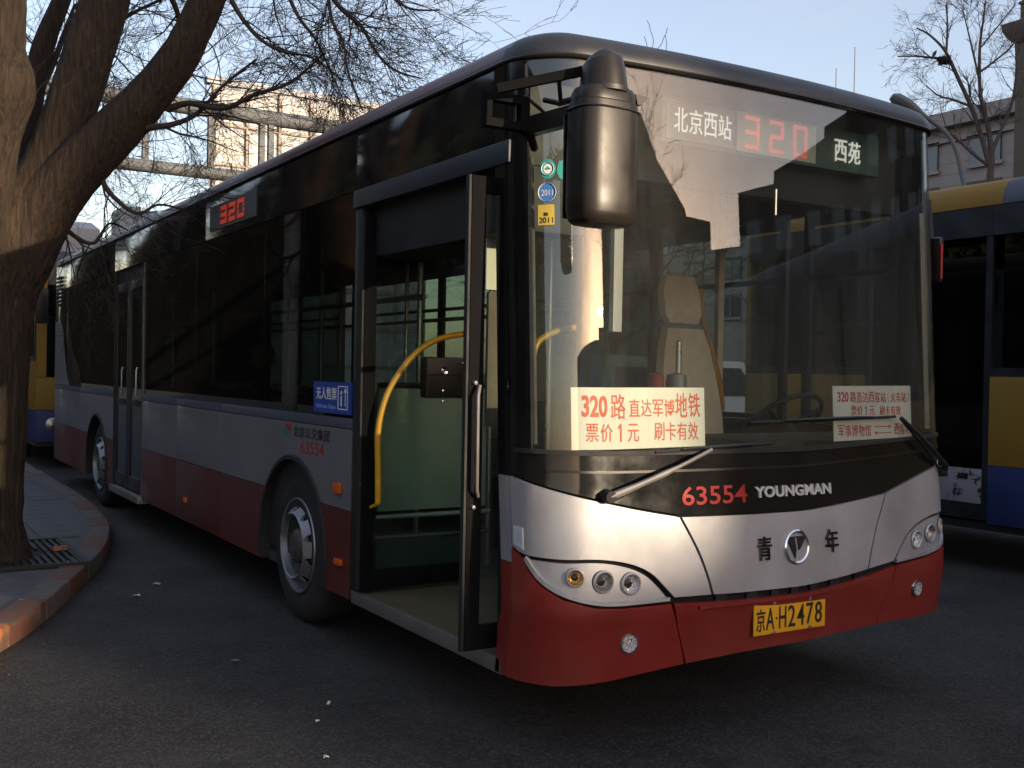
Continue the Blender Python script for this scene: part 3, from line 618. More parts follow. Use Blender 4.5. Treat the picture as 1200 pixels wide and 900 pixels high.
for side in (0, 1):
    x0, x1, pre = (0., .04, 1) if side == 0 else (W, W-.04, -1)
    ya = 2.05 if side == 0 else .50
    xa, xb = min(x0, x1), max(x0, x1)
    cuts = [(ya, 4.42, AX1), (8.17, 10.05, AX2)]
    for y0, y1, yc in cuts: side_lower(y0, y1, yc, x0, x1, pre); beltband(y0, y1, xa, xb)
    flat = [(4.424, 5.65), (5.654, 6.88), (10.054, 11.85)] + ([] if side == 0 else [(6.884, 8.166)])
    for y0, y1 in flat:
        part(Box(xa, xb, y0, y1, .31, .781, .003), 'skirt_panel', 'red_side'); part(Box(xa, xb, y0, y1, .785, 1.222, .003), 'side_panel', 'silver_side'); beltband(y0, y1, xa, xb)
    xg0, xg1 = (.006, .013) if side == 0 else (W-.013, W-.006)
    spans = ([(2.06, 3.55), (3.56, 5.2), (5.21, 6.87)] if side == 0 else [(.56, 1.22), (1.36, 2.6), (2.61, 4.2), (4.21, 5.8), (5.81, 7.4)]) + [(8.2, 9.6), (9.61, 11.0)]
    for a, b in spans:
        wv = part(Box(xg0, xg1, a, b, 1.285, 2.50), 'side_window', 'clear' if (side == 1 and a < 1.5) else 'tint')
        xi0, xi1 = (.014, .045) if side == 0 else (W-.045, W-.014)
        bm = bmesh.new(); box(bm, xi0, xi1, a, a+.05, 1.285, 2.50); box(bm, xi0, xi1, b-.05, b, 1.285, 2.50); box(bm, xi0, xi1, a+.051, b-.051, 1.285, 1.32); box(bm, xi0, xi1, a+.051, b-.051, 2.12, 2.15); box(bm, xi0, xi1, a+.051, b-.051, 2.44, 2.50)
        part(bm, 'window_frame', 'frame', wv)
    for a, b in ([(.53, 2.04), (2.05, 4.9), (4.91, 8.18), (8.19, 11.85)]):
        part(Box(xa, xb, a, b, 2.503, 2.815, .003), 'cantrail_panel', 'glossblack')
    part(Box(xa, xb, 11.01, 11.85, 1.285, 2.50, .003), 'rear_side_panel', 'glossblack')
    q = smoothpoly([(10.75, 1.287), (10.95, 1.42), (11.15, 1.70), (11.30, 1.98), (11.5, 2.08), (11.85, 2.10)]) + [(11.85, 1.287)]
    part(prism(q, 'x', x0-.006*pre, x0-.001*pre), 'rear_quarter_panel', 'silver_side')
    bm = bmesh.new()
    for i in range(8): box(bm, xa-.008, xb+.008, 11.45, 11.80, 2.30+i*.05, 2.325+i*.05)
    part(bm, 'rear_louvre', 'frame')
    for z0, z1, mt in ((.31, .781, 'red_side'), (.785, 1.282, 'silver_side'), (1.286, 2.815, 'silver_side')):
        poly = [(11.852, z0), (11.852, z1)]
        bm = bmesh.new(); K = 8; a_ = []
        for zz in (z0, z1): a_.append([bm.verts.new((x0+pre*(.32-.32*math.cos(t*PI/2/K)), 11.852+.32*math.sin(t*PI/2/K), zz)) for t in range(K+1)])
        for i in range(K): bm.faces.new((a_[0][i], a_[0][i+1], a_[1][i+1], a_[1][i]))
        part(bm, 'rear_corner', mt)
    # inner lining
    part(Box(.045 if side == 0 else W-.06, .06 if side == 0 else W-.045, 2.1 if side == 0 else .6, 6.85 if side == 0 else 11.8, .40, 1.283), 'wall_lining', 'intdark')
part(Box(.32, W-.32, 12.15, 12.18, .31, 2.815), 'rear_panel', 'silver_side')
part(Box(.05, W-.05, 2.05, 12.1, .30, .36), 'bus_floor', 'intgrey'); part(Box(.62, W-.05, .5, 2.05, .30, .36) if False else Box(1.25, W-.05, .5, 2.049, .30, .62), 'driver_platform', 'intdark')
part(Box(.03, 1.249, .47, 2.049, .30, .36), 'entrance_floor', 'floor')
sill = part(Box(-.004, .028, .47, 2.02, .302, .368, .005), 'entrance_sill', 'alu')
for y_ in (.30, .36): pass
# marker lamps
for a, b, z0, z1 in ((2.17, 2.27, .865, .925), (2.14, 2.24, .475, .51), (5.3, 5.38, .46, .50)):
    o = part(Box(-.018, .0, a, b, z0, z1, .006), 'side_marker_lamp', 'amber')
# --- side lettering, x = 0 facing -x; right of picture = towards front (small y)
def xtext(s, ya, yb_, z0, z1, x, mt, name='lettering', parent=None, d=.0015, bold=0.):   # ya > yb_ : left end has larger y
    b = text_bm(s, 0, ya-yb_, z0, z1, d, bold)
    for v in b.verts: v.co = Vector((x-v.co.z, ya-v.co.x, v.co.y))
    return part(b, name, mt, parent)
xtext('北京公交集团', 2.93, 2.36, 1.135, 1.202, -.0, 'blackprint', 'company_lettering', None, .0015, .01)
xtext('63554', 2.81, 2.44, 1.045, 1.120, -.0, 'rednum', 'fleet_number')
xtext('http://www.bjbus.com', 2.86, 2.10, 1.232, 1.262, -.0005, 'greyprint', 'web_lettering')
lg = part(prism([(3.10, 1.135), (3.02, 1.135), (3.02, 1.165), (3.06, 1.19), (3.10, 1.17)], 'x', -.002, 0), 'company_logo', mat('logo_green', (.03, .16, .09), .5))
part(prism([(3.08, 1.205), (2.985, 1.205), (2.985, 1.175), (3.03, 1.168)], 'x', -.0035, -.0005), 'logo_wing', 'rednum', lg)
bs = part(Box(-.006, .0055, 2.06, 2.60, 1.30, 1.475), 'fare_notice', 'bluesign')
xtext('无人售票', 2.555, 2.255, 1.375, 1.445, -.0065, 'whiteprint', 'lettering', bs, .0015, .01)
xtext('Self-Service Tickets', 2.555, 2.265, 1.325, 1.350, -.0065, 'lightblue', 'lettering', bs)
bm = bmesh.new()
for a, b, c, d in ((2.235, 2.228, 1.325, 1.455), (2.105, 2.098, 1.325, 1.455), (2.228, 2.105, 1.449, 1.455), (2.228, 2.105, 1.325, 1.331), (2.135, 2.128, 1.345, 1.42), (2.195, 2.180, 1.345, 1.40)): box(bm, -.008, -.0062, b, a, c, d)
part(bm, 'pictogram', 'whiteprint', bs)
part(prism([(2.155, 1.42), (2.108, 1.42), (2.1315, 1.445)], 'x', -.008, -.0062), 'pictogram_arrow', 'whiteprint', bs)
part(prism([(2.188+.011*math.cos(i*PI/6), 1.418+.011*math.sin(i*PI/6)) for i in range(12)], 'x', -.008, -.0062), 'pictogram_head', 'whiteprint', bs)
# side LED sign
ls = part(Box(-.004, -.0005, 3.70, 4.78, 2.56, 2.74), 'side_led_sign', 'greyprint')
for i, ch in enumerate('320'):
    b = seven(ch, 0, 2.585, .15, .13, 0, .03)
    for v in b.verts: v.co = Vector((-.006+v.co.y*.5, 4.50-i*.20-v.co.x, v.co.z))
    bmesh.ops.recalc_face_normals(b, faces=b.faces)
    part(b, 'led_digit', 'ledside', ls)
# --- wheels
def wheel(yc, out_x, sgn):      # sgn=-1: outer face to -x
    wh = bpy.data.objects.new('wheel', None); C.objects.link(wh); wh.parent = bus; wh.location = Vector((out_x, yc, .47))-bus.location
    def sub(b, name, mt):
        if sgn > 0:
            for v in b.verts: v.co.x = -v.co.x
            bmesh.ops.reverse_faces(b, faces=b.faces)
        bmesh.ops.recalc_face_normals(b, faces=b.faces) if name in ('tyre',) else None
        me_off = rootloc(wh); bmesh.ops.translate(b, verts=b.verts, vec=me_off); return finish(b, name, mt, wh)
    R = .47
    tp = [(.02, .275), (.004, .30), (-.004, .35), (.0, .40), (.015, .44), (.035, .462), (.06, .47), (.24, .47), (.27, .455), (.29, .40), (.285, .30), (.27, .275)]
    ty = lathe(tp, 'x', 72)
    sub(ty, 'tyre', 'tyre')
    b = lathe([(.03, .285), (.0, .290), (-.008, .286), (-.006, .276), (.015, .268), (.03, .262)], 'x', 60); sub(b, 'rim', 'rim')
    # cone with hand holes
    bm = bmesh.new(); NH = 10; r0, r1 = .262, .200; x_ = lambda r: .030+(r-r0)/(r1-r0)*(-.068)
    def P(t, r): return Vector((x_(r), r*math.cos(t), r*math.sin(t)))
    for k in range(NH):
        t0 = 2*PI*k/NH; dt = 2*PI/NH; outer = []; hole = []
        per = [(t0+dt*i/6, r1) for i in range(6)]+[(t0+dt, r1+(r0-r1)*i/4) for i in range(4)]+[(t0+dt-dt*i/6, r0) for i in range(6)]+[(t0, r0-(r0-r1)*i/4) for i in range(4)]
        tc = t0+dt/2; rc = (r0+r1)/2; n = len(per); hs = []
        for (t, r) in per:
            a = math.atan2((r-rc)/(r0-r1), (t-tc)/dt); hs.append((tc+math.cos(a)*.024/rc, rc+math.sin(a)*.026))
        A = [bm.verts.new(P(*p)) for p in per]; B = [bm.verts.new(P(*p)) for p in hs]; D_ = [bm.verts.new(P(*p)+Vector((.02, 0, 0))) for p in hs]
        for i in range(n): j = (i+1) % n; bm.faces.new((A[i], A[j], B[j], B[i])); bm.faces.new((B[i], B[j], D_[j], D_[i]))
    bmesh.ops.remove_doubles(bm, verts=bm.verts, dist=1e-4); bmesh.ops.recalc_face_normals(bm, faces=bm.faces)
    sub(bm, 'rim_disc', 'rim')
    sub(lathe([(-.038, .2005), (-.043, .196), (-.038, .190), (.03, .182)], 'x', 60), 'trim_ring', 'rim'); sub(lathe([(.12, .26), (.13, .001)], 'x', 30), 'brake_drum', 'gap')
    sub(lathe([(.032, .186), (.028, .180), (.028, .115), (.015, .105), (-.01, .095), (-.022, .08), (-.026, .05), (-.026, .001)], 'x', 40), 'hub', 'rimdark')
    for k in range(10):
        t = 2*PI*(k+.5)/10; sub(lathe([(-.004, .001), (-.004, .013), (.03, .016)], 'x', 6, (0, .152*math.cos(t), .152*math.sin(t))), 'wheel_nut', 'rimdark')
    return wh
wheel(AX1, .045, -1); wheel(AX2, .045, -1); wheel(AX1, W-.045, 1); wheel(AX2, W-.045, 1)
for yc in (AX1, AX2): part(Box(.42, W-.42, yc-.1, yc+.1, .32, .5), 'axle', 'frame')
part(Box(.45, W-.45, .7, 12.0, .24, .30), 'underbody', 'gap')
# --- front door: lintel, posts, leaves
lint = part(Box(-.012, .03, .47, 2.06, 2.405, 2.50, .006), 'door_lintel', mat('blue_black_lintel', (.028, .031, .042), .4, .1, .1, 5))
part(Box(0, .045, 1.965, 2.045, .315, 2.40, .006), 'door_post', 'frame')
part(Box(.0, .045, .475, .515, .369, 2.40, .004), 'door_post', 'frame')
def leaf(y, xa, xb, handrail):
    t = .018; L_ = bpy.data.objects.new('door_leaf', None); C.objects.link(L_); L_.parent = bus; L_.location = Vector((xa, y, .37))-bus.location
    bm = bmesh.new(); z0, z1 = .385, 2.36
    box(bm, xa, xa+.07, y-t, y+t, z0, z1, .004); box(bm, xb-.055, xb, y-t, y+t, z0, z1, .004); box(bm, xa+.071, xb-.056, y-t, y+t, z1-.07, z1, .004); box(bm, xa+.071, xb-.056, y-t, y+t, z0, z0+.10, .004)
    finish(bm, 'leaf_frame', 'matte', L_); finish(Box(xa+.07, xb-.055, y-.004, y+.004, z0+.1, z1-.07), 'leaf_glass', 'clear' if handrail else 'leafglass', L_)
    finish(Box(xa-.012, xa-.001, y-.014, y+.014, z0, z1), 'edge_seal', 'rubber', L_)
    return L_
rear_leaf = leaf(1.93, .0, .68, True)
pts = [Yp(u, v, 1.86) for u, v in ((443, 590), (443, 548), (443, 505), (450, 472), (462, 446), (480, 421), (500, 404), (522, 395), (548, 391))]
def smooth3(pts, k=5):
    out = []; n = len(pts)
    for i in range(n-1):
        p0, p1, p2, p3 = pts[max(i-1, 0)], pts[i], pts[i+1], pts[min(i+2, n-1)]
        for j in range(k):
            t = j/k; out.append(.5*((2*p1)+(-p0+p2)*t+(2*p0-5*p1+4*p2-p3)*t*t+(-p0+3*p1-3*p2+p3)*t**3))
    out.append(pts[-1]); return out
finish(Tube(smooth3(pts), .0165, 14), 'curved_handrail', 'yellow', rear_leaf)
p = pts[0]; finish(Tube([p, p+Vector((-.01, .03, -.015)), p+Vector((-.02, .07, -.03))], .010, 8), 'handrail_foot', 'yellow', rear_leaf)
p = Yp(443, 532, 1.86); 
a, b = Yp(500, 418, 1.78), Yp(548, 467, 1.78)
vb = part(Box(a.x, b.x, 1.78, 1.86, b.z, a.z, .018), 'ticket_validator', 'mirrorshell')
c = (a+b)/2
part(lathe([(-.006, .001), (-.008, .014), (0, .022)], 'y', 20, (a.x+.11, 1.778, a.z-.075)), 'lock', 'chrome', vb)
part(Box(a.x+.01, b.x-.01, 1.777, 1.7795, c.z+.012, c.z+.018), 'seam', 'gap', vb)
for dx, dz in ((.10, -.18), (.10, -.235), (.22, -.03), (.225, -.22)): part(lathe([(-.005, .001), (-.004, .006), (0, .008)], 'y', 10, (a.x+dx, 1.778, a.z+dz)), 'screw', 'chrome', vb)
front_leaf = leaf(.60, -.115, .50, False)
_r = [Yp(u, v, .70) for u, v in ((623, 425), (629, 403), (641, 393), (656, 387), (672, 384), (688, 383))]
finish(Tube(smooth3(_r), .015, 12), 'curved_handrail', 'yellow', front_leaf)
# door rod coloured as sunlit white over shaded brown; inner grab bar of the front leaf
a, b = Yp(573, 203, .575), Yp(583, 500, .575)
_a, _b, _c, _d = Yp(572, 205, .82), Yp(584, 340, .82), Yp(573, 341, .82), Yp(583, 500, .82)
part(Box(_a.x, _b.x, .82, .84, _b.z, _a.z+.05), 'pale_door_rod', 'white'); part(Box(_c.x, _d.x, .82, .84, _d.z, _c.z-.003), 'dull_door_rod', 'rimdark')
part(Box(.635, .685, .60, .63, 1.74, 2.40), 'pale_post', 'white')  # white post added to make the bright upright streak in the windscreen
finish(Tube([Vector((-.075, .56, 1.03)), Vector((-.09, .545, 1.06)), Vector((-.092, .543, 1.45)), Vector((-.075, .56, 1.49))], .008, 8), 'grab_bar', 'alu', front_leaf)
for z in (.985, 1.50): finish(lathe([(-.02, .001), (-.018, .008), (0, .011)], 'y', 12, (-.09, .582, z)), 'hinge_bolt', 'alu', front_leaf)
# rear door
rd = part(Box(.03, .05, 6.90, 8.15, 2.36, 2.50), 'door_header', 'frame')
for y0, y1 in ((6.91, 7.51), (7.53, 8.14)):
    L_ = bpy.data.objects.new('door_leaf', None); C.objects.link(L_); L_.parent = bus; L_.location = Vector((.02, y0, .37))-bus.location
    bm = bmesh.new(); z0, z1 = .36, 2.36; xa, xb = .008, .04
    box(bm, xa, xb, y0, y0+.07, z0, z1, .004); box(bm, xa, xb, y1-.07, y1, z0, z1, .004); box(bm, xa, xb, y0+.071, y1-.071, z1-.08, z1, .004); box(bm, xa, xb, y0+.071, y1-.071, z0, z0+.12, .004); box(bm, xa, xb, y0+.071, y1-.071, 1.16, 1.22, .004)
    finish(bm, 'leaf_frame', 'frame', L_); finish(Box(.018, .026, y0+.07, y1-.07, 1.22, z1-.08), 'leaf_glass', 'tint', L_); finish(Box(.018, .026, y0+.07, y1-.07, z0+.12, 1.16), 'leaf_glass', 'tint', L_)
    finish(Tube([(-.02, y0+.11, 1.25), (-.03, y0+.11, 1.28), (-.03, y0+.11, 1.50), (-.02, y0+.11, 1.53)], .010, 8), 'door_pull', 'steel', L_)
part(Box(.0, .042, 6.882, 6.905, .31, 2.50), 'door_jamb', 'alu'); part(Box(.0, .042, 8.145, 8.168, .31, 2.50), 'door_jamb', 'frame')
part(Box(-.035, .2, 6.88, 8.17, .27, .335, .006), 'door_step', 'alu')
# --- interior
part(Box(.14, W-.12, .50, .60, .62, 1.0), 'dashboard_front', 'intdark')
dash = part(Box(1.20, W-.12, .30, .78, 1.0, 1.26, .05), 'dashboard', 'intdark')
part(Box(.70, 1.20, .28, .62, .9, 1.20, .03), 'dash_shelf', 'intdark')
part(Tube([(2.0, .70, 1.15), (2.0, .86, 1.28)], .04, 12), 'steering_column', 'intdark')
bm = bmesh.new(); K = 32; q = Matrix.Translation((2.0, .88, 1.30)) @ Matrix.Rotation(math.radians(-42), 4, 'X')
tube(bm, [q @ Vector((.235*math.cos(2*PI*i/K), .235*math.sin(2*PI*i/K), 0)) for i in range(K+1)], .014, 8)
for t in (90, 210, 330): tube(bm, [q @ Vector((0, 0, -.03)), q @ Vector((.23*math.cos(math.radians(t)), .23*math.sin(math.radians(t)), 0))], .013, 8)
part(bm, 'steering_wheel', 'rubber')
# driver seat with pale cover
ds = part(Box(1.72, 2.20, 1.15, 1.62, .95, 1.08, .05), 'driver_seat', 'seatcover')
bm = bmesh.new()
prof = [(.24, 1.05), (.25, 1.3), (.235, 1.5), (.19, 1.72), (.15, 1.83)]
def loft(prof, xc, y0, dy, th, bm):
    rr = []
    for i, (hw, z) in enumerate(prof):
        yy = y0+dy*(z-1.05); rr.append([bm.verts.new((xc+hw*cx, yy+th*cy, z)) for cx, cy in ((-1, 0), (-.92, -.7), (-.5, -1), (.5, -1), (.92, -.7), (1, 0), (.8, .8), (0, 1), (-.8, .8))])
    for i in range(len(rr)-1):
        for q_ in range(9): bm.faces.new((rr[i][q_], rr[i][(q_+1) % 9], rr[i+1][(q_+1) % 9], rr[i+1][q_]))
    bm.faces.new(rr[0][::-1]); bm.faces.new(rr[-1]); bmesh.ops.recalc_face_normals(bm, faces=bm.faces); return bm
part(loft(prof, 2.0, 1.60, .16, .07, bm), 'seat_back', 'seatcover', ds)
part(loft([(.12, 1.86), (.155, 1.92), (.155, 2.06), (.12, 2.15)], 2.0, 1.60, .16, .06, bmesh.new()), 'head_rest', 'seatcover', ds)
part(Tube([Vector((2.245, 1.60, 1.34)), Vector((2.235, 1.64, 1.50)), Vector((2.20, 1.67, 1.70)), Vector((2.16, 1.70, 1.86)), Vector((2.155, 1.73, 2.08))], [.012, .03, .022, .012, .022], 8), 'cover_edge', 'orange_cloth', ds)
part(Box(1.84, 2.08, 1.25, 1.5, .62, .94), 'seat_base', 'intdark', ds)
# driver's cab post and partition
part(Box(2.30, 2.345, 1.72, 1.76, .62, 2.74), 'cab_post', 'seatcover')
cp = part(Box(1.22, 2.45, 1.93, 1.96, .62, 1.45), 'cab_partition', 'intgrey'); part(Box(1.22, 2.45, 1.94, 1.948, 1.45, 2.2), 'partition_glass', 'clear', cp)
# green partition behind the entrance
gp = part(Box(.30, 1.02, 2.36, 2.39, .73, 1.445, .004), 'entrance_partition', 'green')
part(Tube([(.28, 2.345, .70), (1.04, 2.345, .70)], .014, 8), 'partition_rail', 'green', gp); part(Tube([(.28, 2.345, .58), (1.04, 2.345, .58)], .012, 8), 'partition_rail', 'seatgreen', gp)
part(Box(.30, 1.02, 2.37, 2.40, .38, .57), 'partition_base', 'seatgreen', gp); part(Tube([(.28, 2.35, 1.46), (1.04, 2.35, 1.46)], .016, 8), 'partition_rail', 'frame', gp)
part(Box(.06, .42, .53, 1.99, 2.14, 2.735, .02), 'door_engine_cover', 'intdark')  # added to cut the sun patch on the trunk; also darkens the doorway
for x, y in ((1.16, 1.90), (.62, 2.50), (1.06, 2.40), (.55, 3.9), (1.95, 3.9), (.62, 5.4), (1.95, 5.4), (.62, 6.8), (1.9, 6.8), (.62, 8.3), (1.9, 8.3), (.62, 9.8)):
    part(Tube([(x, y, .36), (x, y, 2.74)], .017, 10), 'stanchion', 'steel')
for x in (.55, 1.95): part(Tube([(x, 2.3, 1.98), (x, 11.5, 1.98)], .017, 8), 'ceiling_rail', 'steel')
for y in (3.3, 4.7, 6.1, 7.5): part(Box(1.0, 1.5, y-.3, y+.3, 2.715, 2.739), 'ceiling_panel', 'intdark')
seat0 = None; sroot = None
def seat_mesh():
    bm = bmesh.new(); box(bm, -.21, .21, -.2, .2, .40, .45, .02)
    b2 = Box(-.21, .21, -.025, .02, .45, 1.0, .02); merge(bm, b2, Matrix.Translation((0, .2, 0)) @ Matrix.Rotation(math.radians(-6), 4, 'X'))
    box(bm, -.05, .05, -.1, .1, .0, .40); return bm
for i, (x, y) in enumerate([(x, y) for y in (3.75, 4.55, 5.35, 6.2) for x in (.32, 2.2)] + [(1.78, 3.75), (1.78, 4.55), (1.78, 5.35)] + [(x, y) for y in (8.8, 9.6, 10.4, 11.2) for x in (.32, .76, 1.8, 2.22)]):
    if seat0 is None:
        seat0 = part(seat_mesh(), 'passenger_seat', 'seatgreen'); seat0.location = Vector((x, y, .36)); me = seat0.data; me.transform(Matrix.Translation(bus.location)); seat0.location = Vector((x, y, .36))-bus.location
    else:
        s_ = seat0.copy(); C.objects.link(s_); s_.location = Vector((x, y, .36))-bus.location
# --- near side mirror (hangs in front of the corner)
YM = -.25
def mirror_shell(x0, x1, yc, d, z0, z1, bev):
    bm = bmesh.new(); K = 28; rr = []
    def sec(f, dz, z):
        cx = (x0+x1)/2; hw = (x1-x0)/2*f; hd = d*f; out = []
        for i in range(K):
            t = 2*PI*i/K; c, s = math.cos(t), math.sin(t); e = .62
            out.append(bm.verts.new((cx+hw*math.copysign(abs(c)**e, c), yc+hd*math.copysign(abs(s)**e, s), z)))
        return out
    H = z1-z0
    for f, z in ((.55, z0), (.80, z0+.004), (.92, z0+.016), (.985, z0+.045), (1.0, z0+.09), (1.0, z0+H*.55), (.985, z0+H*.8), (.95, z1-.05), (.90, z1-.045), (.90, z1-.02), (.82, z1)): rr.append(sec(f, 0, z))
    for i in range(len(rr)-1):
        for q_ in range(K): bm.faces.new((rr[i][q_], rr[i][(q_+1) % K], rr[i+1][(q_+1) % K], rr[i+1][q_]))
    bm.faces.new(rr[0][::-1]); bm.faces.new(rr[-1]); return bm
xl, xr = Yp(671, 200, YM).x, Yp(739, 200, YM).x; zb_, zt_ = Yp(705, 266, YM).z, Yp(705, 106, YM).z
mr_ = part(mirror_shell(xl, xr, YM, .085, zb_, zt_, .02), 'near_side_mirror', 'mirrorshell')
bm = bmesh.new(); lp_ = []
for i in range(33):
    t = 2*PI*i/32; c, s_ = math.cos(t), math.sin(t); lp_.append(Vector(((xl+xr)/2+(xr-xl)/2*1.004*math.copysign(abs(c)**.62, c), YM+.0854*math.copysign(abs(s_)**.62, s_), zt_-.075)))
part(tube(bm, lp_, .0035, 6), 'mould_seam', 'frame', mr_)
part(Tube([Vector(((xl+xr)/2, YM, zt_-.01)), Vector(((xl+xr)/2-.002, YM, zt_+.05)), Vector(((xl+xr)/2-.004, YM+.005, zt_+.095)), Vector(((xl+xr)/2-.01, YM+.015, zt_+.118))], [.086, .080, .074, .050], 20), 'mirror_neck', 'mirrorshell', mr_)
part(Tube([Vector(((xl+xr)/2, YM, zt_-.012)), Vector(((xl+xr)/2, YM, zt_+.004))], .088, 24), 'neck_collar', 'frame', mr_)
def Q(u, v, y): return Yp(u, v, y)
bm = bmesh.new()
a, b = Q(700, 80, -.22), Q(583, 104, -.05)
n_ = (a-b).normalized(); side_ = Vector((0, 0, 1)).cross(n_).normalized()
obox(bm, (a+b)/2, (a-b)/2, side_*.012, n_.cross(side_)*.016)
part(bm, 'mirror_upper_arm', 'matte', mr_)
a, b = Q(583, 100, -.04), Q(608, 158, .10)
bm = bmesh.new(); X0, X1, Z0, Z1 = min(a.x, b.x), max(a.x, b.x), b.z, a.z
for zz in (Z0, Z1-.03): box(bm, X0, X1, .03, .07, zz, zz+.03)
for xx, ww in ((X0, .022), (X1-.035, .035)): box(bm, xx, xx+ww, .028, .072, Z0+.0305, Z1-.0305)
part(bm, 'mirror_bracket_frame', 'matte', mr_)
part(Tube([Vector((X1-.02, .05, Z0+.01)), Vector((X1+.05, .09, Z0-.01)), Vector((X1+.12, .18, Z0-.02))], .016, 8), 'mirror_bracket_arm', 'matte', mr_)
a, b = Q(616, 150, .10), Q(690, 130, -.15); n_ = (b-a).normalized(); side_ = Vector((0, 0, 1)).cross(n_).normalized(); bm = bmesh.new()
obox(bm, (a+b)/2, (b-a)/2, side_*.02, n_.cross(side_)*.034)
part(bm, 'mirror_lower_arm', 'mirrorshell', mr_)
for a, b, r in ((Q(615, 112, .08), Q(640, 134, .06), .007), (Q(655, 94, -.06), Q(657, 118, -.02), .008), (Q(637, 117, .05), Q(655, 121, .0), .010), (Q(604, 105, .06), Q(604, 150, .06), .007), (Q(616, 75, .12), Q(618, 140, .10), .006), (Q(655, 121, 0), Q(690, 112, -.18), .013)):
    part(Tube([a, (a+b)/2, b], r, 8), 'mirror_strut', 'mirrorshell', mr_)
part(lathe([(-.03, .001), (-.03, .02), (.02, .022)], 'y', 16, tuple(Q(642, 138, .03))), 'arm_pivot', 'rubber', mr_)
a = Q(742, 114, YM+.02); part(prism([(a.x-.02, a.z), (a.x+.035, a.z-.002), (a.x+.01, a.z-.035), (a.x-.01, a.z-.035)], 'y', YM-.02, YM+.05), 'mirror_hinge_cap', 'mirrorshell', mr_)
part(Box(xl+.02, xr-.02, YM+.0855, YM+.089, zb_+.03, zt_-.07), 'mirror_glass', 'chrome', mr_)
# far side mirror
part(Box(2.56, 2.60, .33, .47, 2.06, 2.30, .02), 'far_side_mirror', 'mirrorshell'); part(Tube([(2.54, .50, 2.50), (2.58, .42, 2.50), (2.58, .40, 2.29)], .014, 8), 'far_mirror_arm', 'frame')
part(Box(2.535, 2.56, .09, .097, 2.03, 2.28) if False else Box(2.562, 2.572, .322, .328, 2.08, 2.26), 'red_sticker', 'redprint2')
# interior rear mirror/handle glimpsed at the windscreen top
part(Tube([(1.36, .33, 2.30), (1.36, .33, 2.42)], .008, 8), 'sunblind_cord', 'chrome')
# ------------------------------------------------------------------ placards (loose boards behind the windscreen)
def placard(s0, s1, z0, z1, label, rows, group='cardboard route notices behind the windscreen'):
    t = thing('route_placard', label, 'sign', tuple(ST_((s0+s1)/2, z0, -.02)), group)
    b = spanel([(s0, z0), (s1, z0+.012), (s1, z1+.006), (s0, z1)], -.0155, -.0125, f=TT)
    finish(b, 'board', 'white', t)
    for tx, a, b_, c, d, mt, bo in rows:
        b = text_bm(tx, a, b_, c, d, .0012, bo)
        for v in b.verts: v.co.z += -.0124
        finish(conform(b, .06, TT), 'lettering', mt, t)
    return t
p0 = .306
rows = [('320', p0+.045, p0+.150, 1.375, 1.462, 'redprint', .03), ('路', p0+.165, p0+.232, 1.368, 1.468, 'redprint', .004)]
for i, ch in enumerate('直达军博'): rows.append((ch, p0+.248+i*.056, p0+.298+i*.056, 1.378, 1.448, 'redprint', .006))
for i, ch in enumerate('地铁'): rows.append((ch, p0+.470+i*.066, p0+.530+i*.066, 1.375, 1.475, 'redprint', .008))
for i, ch in enumerate('票价1元'): rows.append((ch, p0+.060+i*.060+(.010 if ch == '1' else 0), p0+.112+i*.060-(.014 if ch == '1' else 0), 1.278, 1.350, 'redprint', .006))
for i, ch in enumerate('刷卡有效'): rows.append((ch, p0+.365+i*.056, p0+.415+i*.056, 1.282, 1.356, 'redprint', .006))
placard(.306, .925, 1.245, 1.492, 'larger white route notice at the windscreen bottom beside the door, orange red print ending 地铁', rows)
p1 = 1.683; rows = [('320', p1+.030, p1+.105, 1.440, 1.486, 'redprint2', .02)]
for i, ch in enumerate('路直达西客站'): rows.append((ch, p1+.118+i*.044, p1+.158+i*.044, 1.438, 1.488, 'redprint2', .003))
for i, ch in enumerate('火车站'): rows.append((ch, p1+.415+i*.044, p1+.455+i*.044, 1.438, 1.488, 'redprint2', .003))
rows += [('（', p1+.393, p1+.401, 1.440, 1.486, 'redprint2', 0), ('）', p1+.556, p1+.564, 1.440, 1.486, 'redprint2', 0)]
for i, ch in enumerate('票价1元'): rows.append((ch, p1+.120+i*.044+(.009 if ch == '1' else 0), p1+.160+i*.044-(.013 if ch == '1' else 0), 1.378, 1.422, 'redprint2', .003))
for i, ch in enumerate('刷卡有效'): rows.append((ch, p1+.330+i*.042, p1+.368+i*.042, 1.378, 1.422, 'redprint2', .003))
for i, ch in enumerate('军事博物馆'): rows.append((ch, p1+.030+i*.047, p1+.072+i*.047, 1.282, 1.336, 'redprint2', .003))
for i, ch in enumerate('西客站'): rows.append((ch, p1+.440+i*.044, p1+.480+i*.044, 1.286, 1.338, 'redprint2', .003))
t = placard(1.683, 2.262, 1.262, 1.512, 'smaller white route notice at the far side of the windscreen, crimson print with two arrows', rows)
for z, d in ((1.325, 1), (1.296, -1)):
    a, b = p1+.285, p1+.415
    if d < 0: a, b = b, a
    finish(spanel([(a, z-.002), (b-.02*d, z-.002), (b-.02*d, z-.009), (b, z), (b-.02*d, z+.009), (b-.02*d, z+.002), (a, z+.002)], -.0124, -.0112, f=TT), 'printed_arrow', 'redprint2', t)
